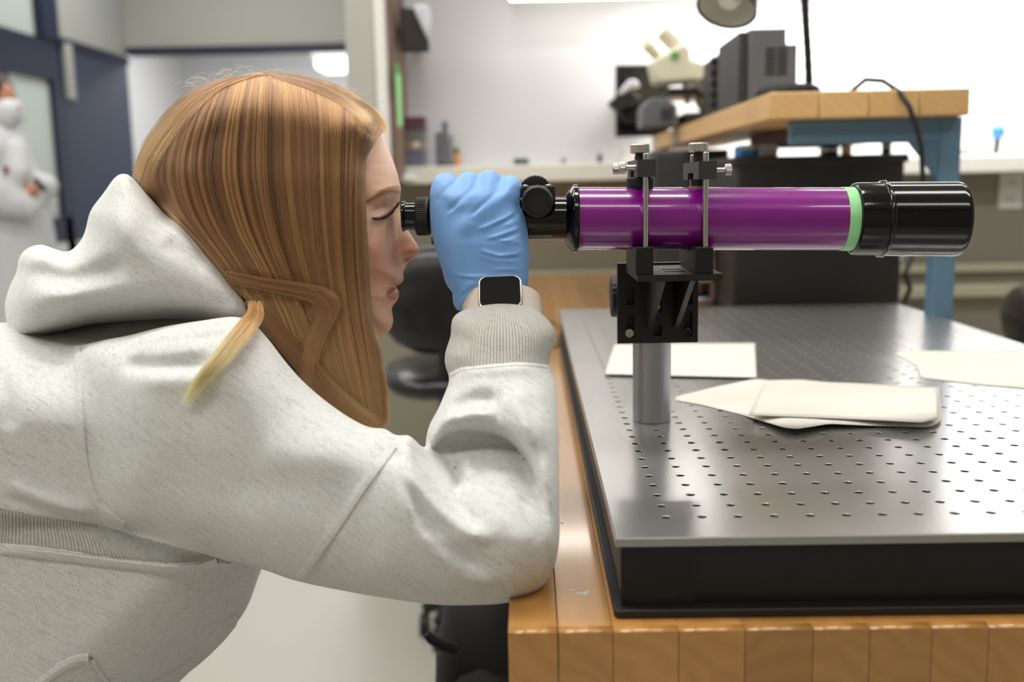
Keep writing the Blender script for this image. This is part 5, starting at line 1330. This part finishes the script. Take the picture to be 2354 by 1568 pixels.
def comb(guides, n, k=22, jitter=3.0, clumps=60, camp=5.0, depth=(-.0005, .0035), rad=.00022, tmin=(0, .04), tmax=(.88, 1.0), cdepth=.002, front=None):
    G = np.stack([resample(g, 60) for g in guides]); ng = len(G)
    u = nprng.rand(n) * (ng - 1); i = np.minimum(u.astype(int), ng - 2); a = (u - i)[:, None, None]
    a = a * a * (3 - 2 * a) * .35 + a * .65
    P = G[i] * (1 - a) + G[i + 1] * a                                  # n,60,2
    t0 = nprng.uniform(*tmin, n); t1 = nprng.uniform(*tmax, n); tt = np.linspace(0, 1, k)
    T = (t0[:, None] + (t1 - t0)[:, None] * tt) * 59; j = np.minimum(T.astype(int), 58); fr = (T - j)[..., None]; idx = np.arange(n)[:, None]
    Q = P[idx, j] * (1 - fr) + P[idx, j + 1] * fr
    width = np.abs(G[0, 30] - G[-1, 30]).sum() / clumps
    un = u / (ng - 1); cu = (un + .012 * np.sin(un * 31) + .008 * np.sin(un * 67 + 1)) * clumps; ci = np.floor(cu).astype(int); cf = cu - ci - .5
    rs = np.random.RandomState(3); co = rs.randn(clumps + 4) * camp; cd = rs.rand(clumps + 4) * cdepth; cp = rs.rand(clumps + 4) * 6.28
    grow = np.linspace(0, 1, k)[None, :] ** .8
    Q[..., 0] += (co[ci])[:, None] * grow * .6 + jitter * nprng.randn(n)[:, None] * (.35 + .65 * grow) + 2.0 * np.sin(cp[ci][:, None] + 5 * grow) * grow - (cf * width * .75)[:, None] * grow ** .6
    Q[..., 1] += jitter * .6 * nprng.randn(n)[:, None] * grow
    Y = (front or DM)(Q[..., 0], Q[..., 1]) - (depth[0] + (depth[1] - depth[0]) * nprng.rand(n))[:, None] - (cd[ci] * (1 - (2 * cf) ** 2))[:, None] * np.minimum(1, grow * 3)
    S = unproj(Q[..., 0], Q[..., 1], Y)
    global TONE; TONE = np.clip(.4 * rs.rand(clumps + 4)[ci] * (1 - (2 * cf) ** 2 * .5) + .45 * rs.rand(clumps * 7 + 40)[(cu * 7).astype(int) + 8] + .4 * nprng.rand(n) - .12, 0, 1)
    R = rad * (.7 + .6 * nprng.rand(n))[:, None] * (1 - .65 * np.linspace(0, 1, k)[None, :] ** 3)
    return S, R, TONE
main = [[(866, 284), (850, 326), (838, 372), (836, 460), (840, 560), (845, 640), (852, 720), (868, 800), (878, 900), (882, 985)],
        [(846, 262), (826, 320), (820, 400), (819, 500), (825, 620), (836, 720), (852, 820), (864, 910), (872, 990)],
        [(800, 226), (800, 300), (796, 420), (797, 560), (808, 700), (830, 830), (846, 930), (860, 990)],
        [(745, 200), (752, 290), (754, 420), (762, 560), (780, 700), (800, 820), (826, 920), (846, 985)],
        [(690, 186), (700, 280), (704, 420), (718, 560), (742, 680), (770, 800), (796, 890), (824, 965)],
        [(640, 178), (642, 280), (646, 410), (668, 550), (700, 660), (728, 760), (750, 860), (780, 935)],
        [(590, 178), (580, 280), (578, 410), (606, 540), (650, 650), (690, 750), (716, 840), (735, 905)],
        [(545, 184), (520, 280), (510, 400), (540, 520), (594, 620), (640, 710), (676, 800), (700, 870)],
        [(500, 196), (462, 290), (446, 390), (474, 500), (530, 592), (584, 670), (630, 750), (668, 820)],
        [(455, 222), (410, 310), (392, 400), (414, 480), (474, 560), (536, 640), (580, 700)],
        [(412, 262), (366, 330), (346, 410), (372, 470), (430, 530), (500, 606), (556, 680)],
        [(372, 310), (336, 366), (322, 410), (340, 450), (396, 506), (460, 565), (530, 645)]]
main.insert(0, [(884, 298), (866, 322), (846, 352), (833, 392), (834, 470), (838, 560), (843, 650), (850, 730), (868, 810), (882, 900), (888, 985)])
main = [[(g[0][0] + .25 * (g[0][0] - g[1][0]), g[0][1] - 11)] + g if 40 < i * 10 < 1000 and i > 1 else g for i, g in enumerate(main)]
tuft = [[(790, 216), (836, 240), (868, 272), (884, 306)], [(800, 224), (840, 250), (866, 280), (876, 304)]]
S1 = comb(main, 15000, jitter=1.6, clumps=48, camp=4, cdepth=.003)
S8 = comb([[(600, 165), (690, 176), (770, 200), (834, 240), (870, 284)], [(620, 172), (700, 186), (776, 214), (832, 254), (860, 296)], [(640, 182), (706, 200), (776, 232), (826, 274), (848, 320)]], 1600, jitter=4, clumps=9, camp=3, depth=(-.001, .0035), tmax=(.6, 1.0))
S7 = comb(tuft, 1300, jitter=4.5, clumps=6, camp=3, depth=(-.002, .003), tmax=(.55, 1.0))
back = [[(640, 168), (560, 178), (480, 215), (400, 300), (352, 372), (326, 440)], [(600, 172), (520, 182), (440, 225), (372, 300), (330, 372), (316, 420)], [(548, 180), (470, 200), (400, 248), (346, 320), (318, 380), (312, 408)]]
S2 = comb(back, 3000, jitter=5, clumps=16, camp=7, depth=(.001, .005), k=22, cdepth=.005, tmax=(.7, 1.0))
lockA = [[(520, 622), (600, 640), (690, 655), (752, 672), (770, 700), (750, 740), (728, 790), (712, 850), (722, 910)], [(536, 652), (610, 668), (690, 684), (730, 700), (738, 726), (722, 770), (704, 820), (704, 880), (740, 940)]]
S3 = comb(lockA, 1700, jitter=7, clumps=9, camp=6, depth=(.004, .010), k=22, tmax=(.7, 1.0))
lockC = [[(566, 690), (640, 752), (700, 820), (762, 890), (820, 940), (876, 972)], [(572, 712), (636, 786), (694, 852), (750, 912), (810, 958), (862, 986)]]
S4 = comb(lockC, 1900, jitter=7, clumps=9, camp=6, depth=(.003, .009), k=20)
def cat(L): 
    k = 22; A_ = []; B_ = []; TT = []
    for S_, R__, T__ in L:
        TT.append(T__)
        if S_.shape[1] != k:
            t_ = np.linspace(0, S_.shape[1] - 1, k); j = np.minimum(t_.astype(int), S_.shape[1] - 2); f = (t_ - j)
            S_ = S_[:, j] * (1 - f)[None, :, None] + S_[:, j + 1] * f[None, :, None]; R__ = R__[:, j] * (1 - f)[None] + R__[:, j + 1] * f[None]
        A_.append(S_); B_.append(R__)
    return np.concatenate(A_), np.concatenate(B_), np.concatenate(TT)
# flyaways around the crown
fly = []
for k in range(120):
    x = nprng.uniform(430, 850); y0 = np.interp(x, [430, 520, 600, 700, 800, 850], [215, 180, 172, 188, 220, 252]); L0 = nprng.uniform(20, 70); up = nprng.uniform(2, 26)
    q = np.array([(x, y0 + 8), (x - L0 * .3, y0 - up * .7), (x - L0 * .7, y0 - up), (x - L0, y0 - up * .3)]) if nprng.rand() < .6 else np.array([(x, y0 + 8), (x + L0 * .3, y0 - up * .5), (x + L0 * .7, y0 - up * .6), (x + L0, y0 - up * .1 + 8)])
    q = resample(q, 22); fly.append(unproj(q[:, 0], q[:, 1], np.full(22, YM + nprng.uniform(-.04, .02))))
for k in range(70):
    x, y = (nprng.uniform(540, 780), nprng.uniform(600, 930)) if k % 2 else (nprng.uniform(420, 640), nprng.uniform(600, 800)); an = nprng.uniform(.2, 2.6); L0 = nprng.uniform(40, 120)
    q = resample([(x, y), (x + L0 * .5 * math.cos(an) + nprng.uniform(-15, 15), y + L0 * .5 * math.sin(an)), (x + L0 * math.cos(an), y + L0 * math.sin(an))], 22)
    Yv = DM(q[:, 0], q[:, 1]) - .010; fly.append(unproj(q[:, 0], q[:, 1], np.minimum(Yv, .855)))
fly = np.array(fly); S5 = (fly, np.full(fly.shape[:2], .00007), .5 + .5 * nprng.rand(len(fly)))
SS, RR, TN = cat([S1, S2, S3, S4, S5, S7, S8])
strands('hair_strand', SS, RR, M['hair'], hair, 'combed copper strands', TN)
# blonde ends pulled out over the shoulder, lying on the cloth
SM = Raster(380, 640, 640, 980, 6)
for j in range(SM.ny):
    for i in range(SM.nx):
        p = surf(SM.X[j, i], SM.Y[j, i], 0, (HT, GT, AT)); SM.A[j, i] = p.y if p is not None else .84
SM.A = np.min([np.roll(np.roll(SM.A, a, 0), c, 1) for a in (-4, -2, 0, 2, 4) for c in (-4, -2, 0, 2, 4)], 0); SM.A = gblur(SM.A, 3).astype(np.float32)
lockB = [[(572, 690), (570, 716), (548, 742), (506, 796), (466, 846), (436, 890), (412, 930)], [(600, 690), (604, 730), (576, 772), (534, 818), (492, 862), (452, 904), (418, 942)]]
S6 = comb(lockB, 1100, jitter=4.5, clumps=7, camp=5, depth=(.001, .006), k=22, tmin=(0, .22), tmax=(.5, 1.0), rad=.00014, front=SM)
s6 = cat([S6]); strands('hair_strand', s6[0], s6[1], M['hair_blonde'], hair, 'blonde hair ends pulled over the shoulder', s6[2])

# ---- gloved hand around the draw tube
gl = Part([(986, 454), (992, 428), (1004, 406), (1025, 398), (1044, 404), (1053.5, 411), (1066, 399), (1082, 396), (1096, 402), (1100, 407.5), (1111, 396), (1125, 393), (1139, 397), (1149, 406), (1152, 413), (1159.5, 407), (1175, 405.5), (1190, 411), (1197, 420), (1198, 449), (1196, 473), (1206, 497), (1212, 526), (1214.5, 552), (1217, 587), (1215, 621), (1214.5, 655), (1212, 690), (1180, 716), (1120, 722), (1060, 716), (1045, 705), (1040, 686), (1040, 673), (1028, 648), (1016.5, 621), (999, 566), (992, 535), (986, 492)],
          lambda x, y: np.interp(y, [400, 470, 560, 640, 720], [.884, .878, .872, .866, .862]), lambda x, y: np.interp(y, [400, 450, 560, 660, 720], [.020, .026, .030, .027, .026]), 62, [
    ([(1053.5, 411), (1040, 420), (1012, 448), (998, 475)], 4, 7, -.0016),
    ([(1100, 408), (1096, 424), (1062, 454), (1022, 494)], 4, 7, -.0016),
    ([(1152, 413), (1147, 430), (1138, 444), (1108, 470), (1078, 500)], 4, 7, -.0018),
    ([(1024, 410), (1010, 430), (998, 452)], 16, 16, .002), ([(1080, 410), (1052, 436), (1020, 470)], 18, 18, .002),
    ([(1128, 408), (1100, 438), (1054, 486)], 19, 19, .0024), ([(1176, 420), (1140, 456), (1088, 506)], 19, 19, .0024),
    ([(1060, 500), (1078, 516), (1090, 530)], 26, 26, .003),
    ([(1196, 476), (1168, 497), (1125, 518), (1090, 530)], 4, 4, .0018), ([(1198, 484), (1170, 505), (1128, 526)], 4, 4, -.0014),
    ([(1208, 518), (1159, 538), (1113, 552)], 3.5, 3.5, .0018), ([(1210, 527), (1160, 545), (1113, 556)], 3.5, 3.5, -.0016),
    ([(1211, 559), (1168, 554), (1125, 547)], 3.5, 3.5, .0014), ([(1210, 500), (1180, 512), (1150, 520)], 3, 3, .0012),
    ([(1214, 578), (1159, 588), (1125, 583), (1096, 572)], 3.5, 3.5, .0018), ([(1212, 586), (1159, 595), (1125, 590), (1096, 579)], 3.5, 3.5, -.0016),
    ([(1190, 601), (1142, 597), (1099, 586)], 3.5, 3.5, .0014), ([(1213, 621), (1159, 619), (1130, 622)], 3, 3, .0012),
    ([(1210, 632), (1170, 629), (1140, 632)], 3, 3, -.001), ([(1034, 630), (1060, 634), (1092, 637), (1130, 634)], 3, 3, .0016), ([(1036, 640), (1064, 642), (1096, 644)], 3, 3, -.0014),
    ([(1042, 692), (1052, 678), (1070, 664), (1096, 650)], 3.5, 3.5, .0022), ([(1046, 700), (1058, 684), (1078, 670)], 3, 3, -.002), ([(1036, 664), (1060, 660), (1090, 648)], 3, 3, .0016),
    ([(1205, 540), (1185, 548), (1160, 552)], 3, 3, .001), ([(1120, 470), (1098, 490), (1080, 506)], 3, 3, .001), ([(1060, 470), (1040, 486), (1026, 498)], 3, 3, .001)],
          st=2, margin=60, blur=1.5, rst=1, k=.005, sm=4)
fing = []
for (px, py, r) in ((1024, 426, 25), (1079, 423, 25), (1125, 421, 26), (1172, 431, 24)):
    m = .88 / F
    fing.append(Caps([W(px - 8, py + 22, .874), W(px, py, .884), W(px + 2, py - 2, .915), W(px + 3, py + 14, .942), W(px + 2, py + 62, .950), W(px, py + 105, .940)], [r * m * .9, r * m, r * m * .95, r * m * .9, r * m * .82, r * m * .7], .004))
m = .88 / F
fing.append(Caps([W(1052, 640, .878), W(1030, 590, .905), W(1020, 560, .932), W(1024, 525, .952)], [24 * m, 22 * m, 21 * m, 17 * m], .010))
D, lo = field([gl] + fing, (-.085, .825, 1.035), (.03, .985, 1.225), .0013)
LV, LQ = nets(D, lo, .0013, 1)
glove = np_mesh('glove', LV, LQ, [M['glove']], person); glove['label'] = 'blue nitrile glove on the hand gripping the draw tube'

# ---- watch
watch = bpy.data.objects.new('watch', None); COL.objects.link(watch); watch.parent = person; ORG[watch.name] = ORG[person.name]; watch.empty_display_size = .03
watch['label'] = 'square black-screened watch on beige band'
wc = W(1150, 676, .826)
ex = W(1196, 668, .829) - W(1100, 672, .829); ex /= np.linalg.norm(ex)
dd = np.array([-.06, .62, .78]); dd -= ex * (dd @ ex); dd /= np.linalg.norm(dd); nn = np.cross(ex, dd); nn = nn if nn[1] < 0 else -nn
def rrect(cx, hx, hy, r, off, n=6):
    out = []
    for sx, sy, a0 in ((1, 1, 0), (-1, 1, 90), (-1, -1, 180), (1, -1, 270)):
        for i in range(n + 1):
            a = math.radians(a0 + 90 * i / n); out.append(cx + ex * (sx * (hx - r) + r * math.cos(a)) + dd * (sy * (hy - r) + r * math.sin(a)) + nn * off)
    return out
obj('case', MB().prism(rrect(wc, .0185, .0165, .007, -.0045), nn * .0085), M['watch_case'], watch, bevel=.0018, seg=3)
obj('screen', MB().prism(rrect(wc, .0168, .0148, .006, .0038), nn * .0008), M['screen'], watch, bevel=.0006)
wcen = wc - nn * .029
rows = []
nb = 64
for wv, rr in ((-.011, 0), (-.011, .0018), (.011, .0018), (.011, 0), (-.011, 0)):
    r = []
    for i in range(nb + 1):
        a = 2 * math.pi * i / nb; r.append(wcen + ex * math.cos(a) * (.0325 + rr) + nn * math.sin(a) * (.0275 + rr) + dd * wv)
    rows.append(r)
obj('band', MB().loft(rows), M['band'], watch, angle=50)

# ---- trousers and shoes, below the picture
tr = []
for y in (.86, 1.02):
    tr.append(Caps([(-.60, y, .68), (-.36, y, .50), (-.50, y, .11)], [.10, .07, .055], .03))
tr.append(Caps([(-.58, .85, .69), (-.58, 1.03, .69)], [.12, .12], .03))
D, lo = field(tr, (-.74, .70, .04), (-.26, 1.18, .84), .01); TV, TQ = nets(D, lo, .01, 2); np_mesh('trousers', TV, TQ, [M['trousers']], person)
for y in (.86, 1.02):
    D, lo = field([Caps([(-.52, y, .05), (-.42, y, .045), (-.34, y, .035)], [.045, .042, .034], .01)], (-.58, y - .06, 0.001), (-.29, y + .06, .11), .006); TV, TQ = nets(D, lo, .006, 2); np_mesh('shoe', TV, TQ, [M['shoe']], person)

# ------------------------------------------------------------------ second person, far back by the navy door
p2 = thing('person', 'person in a white lab coat and face mask by the navy door', 'person', (-2.24, 4.35, 0))
b2 = (-2.24, 4.35)
X2 = lambda px: W(px, 300, 4.35)[0]
Z2 = lambda py: W(40, py, 4.35)[2]
hx = X2(-12)
parts = [Caps([(hx, 4.35, Z2(222)), (hx, 4.35, Z2(262))], [.095, .075], .03), Caps([(hx - .02, 4.35, Z2(280)), (hx - .03, 4.35, Z2(330))], [.055, .06], .02),
         Caps([(hx - .03, 4.35, Z2(345)), (hx - .02, 4.35, 1.0), (hx - .02, 4.35, .9)], [.12, .13, .12], .05), Caps([(hx, 4.25, .9), (hx, 4.25, .05)], [.09, .05], .03), Caps([(hx, 4.45, .9), (hx, 4.45, .05)], [.09, .05], .03),
         Caps([(hx + .092, 4.35, Z2(238)), (hx + .105, 4.35, Z2(250))], [.014, .02], .01),
         Caps([(X2(70), 4.16, Z2(455)), (X2(98), 4.2, Z2(440)), (X2(104), 4.24, Z2(425))], [.035, .032, .02], .01)]
D, lo = field(parts, (hx - .22, 4.0, .01), (hx + .42, 4.7, 1.75), .010); a_, q_ = nets(D, lo, .010, 2); bo2 = np_mesh('body', a_, q_, [plain('tan_skin', (196, 138, 110), .5)], p2)
coat = [Caps([(hx - .03, 4.26, Z2(335)), (hx - .03, 4.44, Z2(335))], [.10, .10], .05), Caps([(hx - .03, 4.35, Z2(350)), (hx + .02, 4.35, Z2(470)), (hx + .03, 4.35, Z2(560)), (hx + .02, 4.35, .62)], [.15, .17, .175, .19], .05),
        Caps([(hx - .02, 4.20, Z2(340)), (hx - .02, 4.13, Z2(440)), (X2(72), 4.15, Z2(468))], [.085, .075, .055], .03), Caps([(X2(40), 4.15, Z2(440)), (X2(78), 4.17, Z2(400)), (X2(70), 4.2, Z2(350))], [.06, .055, .05], .03),
        Caps([(hx - .02, 4.50, Z2(340)), (hx + .02, 4.52, Z2(440)), (X2(80), 4.40, Z2(430))], [.085, .075, .055], .03), Caps([(X2(60), 4.14, Z2(440)), (X2(100), 4.17, Z2(478))], [.05, .04], .03)]
D, lo = field(coat, (hx - .26, 3.98, .40), (hx + .44, 4.72, 1.60), .010); a_, q_ = nets(D, lo, .010, 2); np_mesh('lab_coat', a_, q_, [plain('white_coat_cloth', (214, 214, 218), .8)], p2)
obj('face_mask', soft_pad(MB(), (hx + .062, 4.35, Z2(258)), .055, .078, .062), plain('white_mask_cloth', (222, 224, 228), .8), p2, angle=80)
obj('hair', soft_pad(MB(), (hx - .02, 4.35, Z2(208)), .10, .10, .085), plain('brown_hair_cap', (70, 46, 34), .6), p2, angle=80)
obj('collar', MB().tube([(hx - .03 + .085 * math.cos(a), 4.35 + .085 * math.sin(a), Z2(304)) for a in np.linspace(0, 2 * math.pi, 21)], .022, 8), M['fabric_black'], p2)
obj('badge', MB().box((X2(66), 4.10, Z2(402)), (X2(76), 4.115, Z2(385))), M['red_steel'], p2, bevel=.004)
c = W(90, 425, 4.15); t = thing('dark_phone', 'small dark device held by the person in the lab coat', 'phone', c)
obj('body', MB().prism([W(x, y, 4.145) for x, y in ((72, 414), (80, 408), (106, 434), (98, 442))], (0, .02, 0)), M['black'], t, bevel=.003)
obj('screen', MB().prism([W(x, y, 4.143) for x, y in ((76, 415), (81, 412), (102, 433), (97, 437))], (0, .004, 0)), M['blackgloss'], t)
c = W(104, 486, 4.165); t = thing('vial', 'small pale blue capped vial held at the lab coat cuff', 'vial', c)
obj('glass', MB().cyl((c[0], c[1], c[2] - .012), (c[0], c[1], c[2] + .012), .016, 16), M['clear'], t, bevel=.003)
obj('cap', MB().cyl((c[0], c[1], c[2] + .010), (c[0], c[1], c[2] + .02), .012, 16), M['bluegrey'], t, bevel=.002)
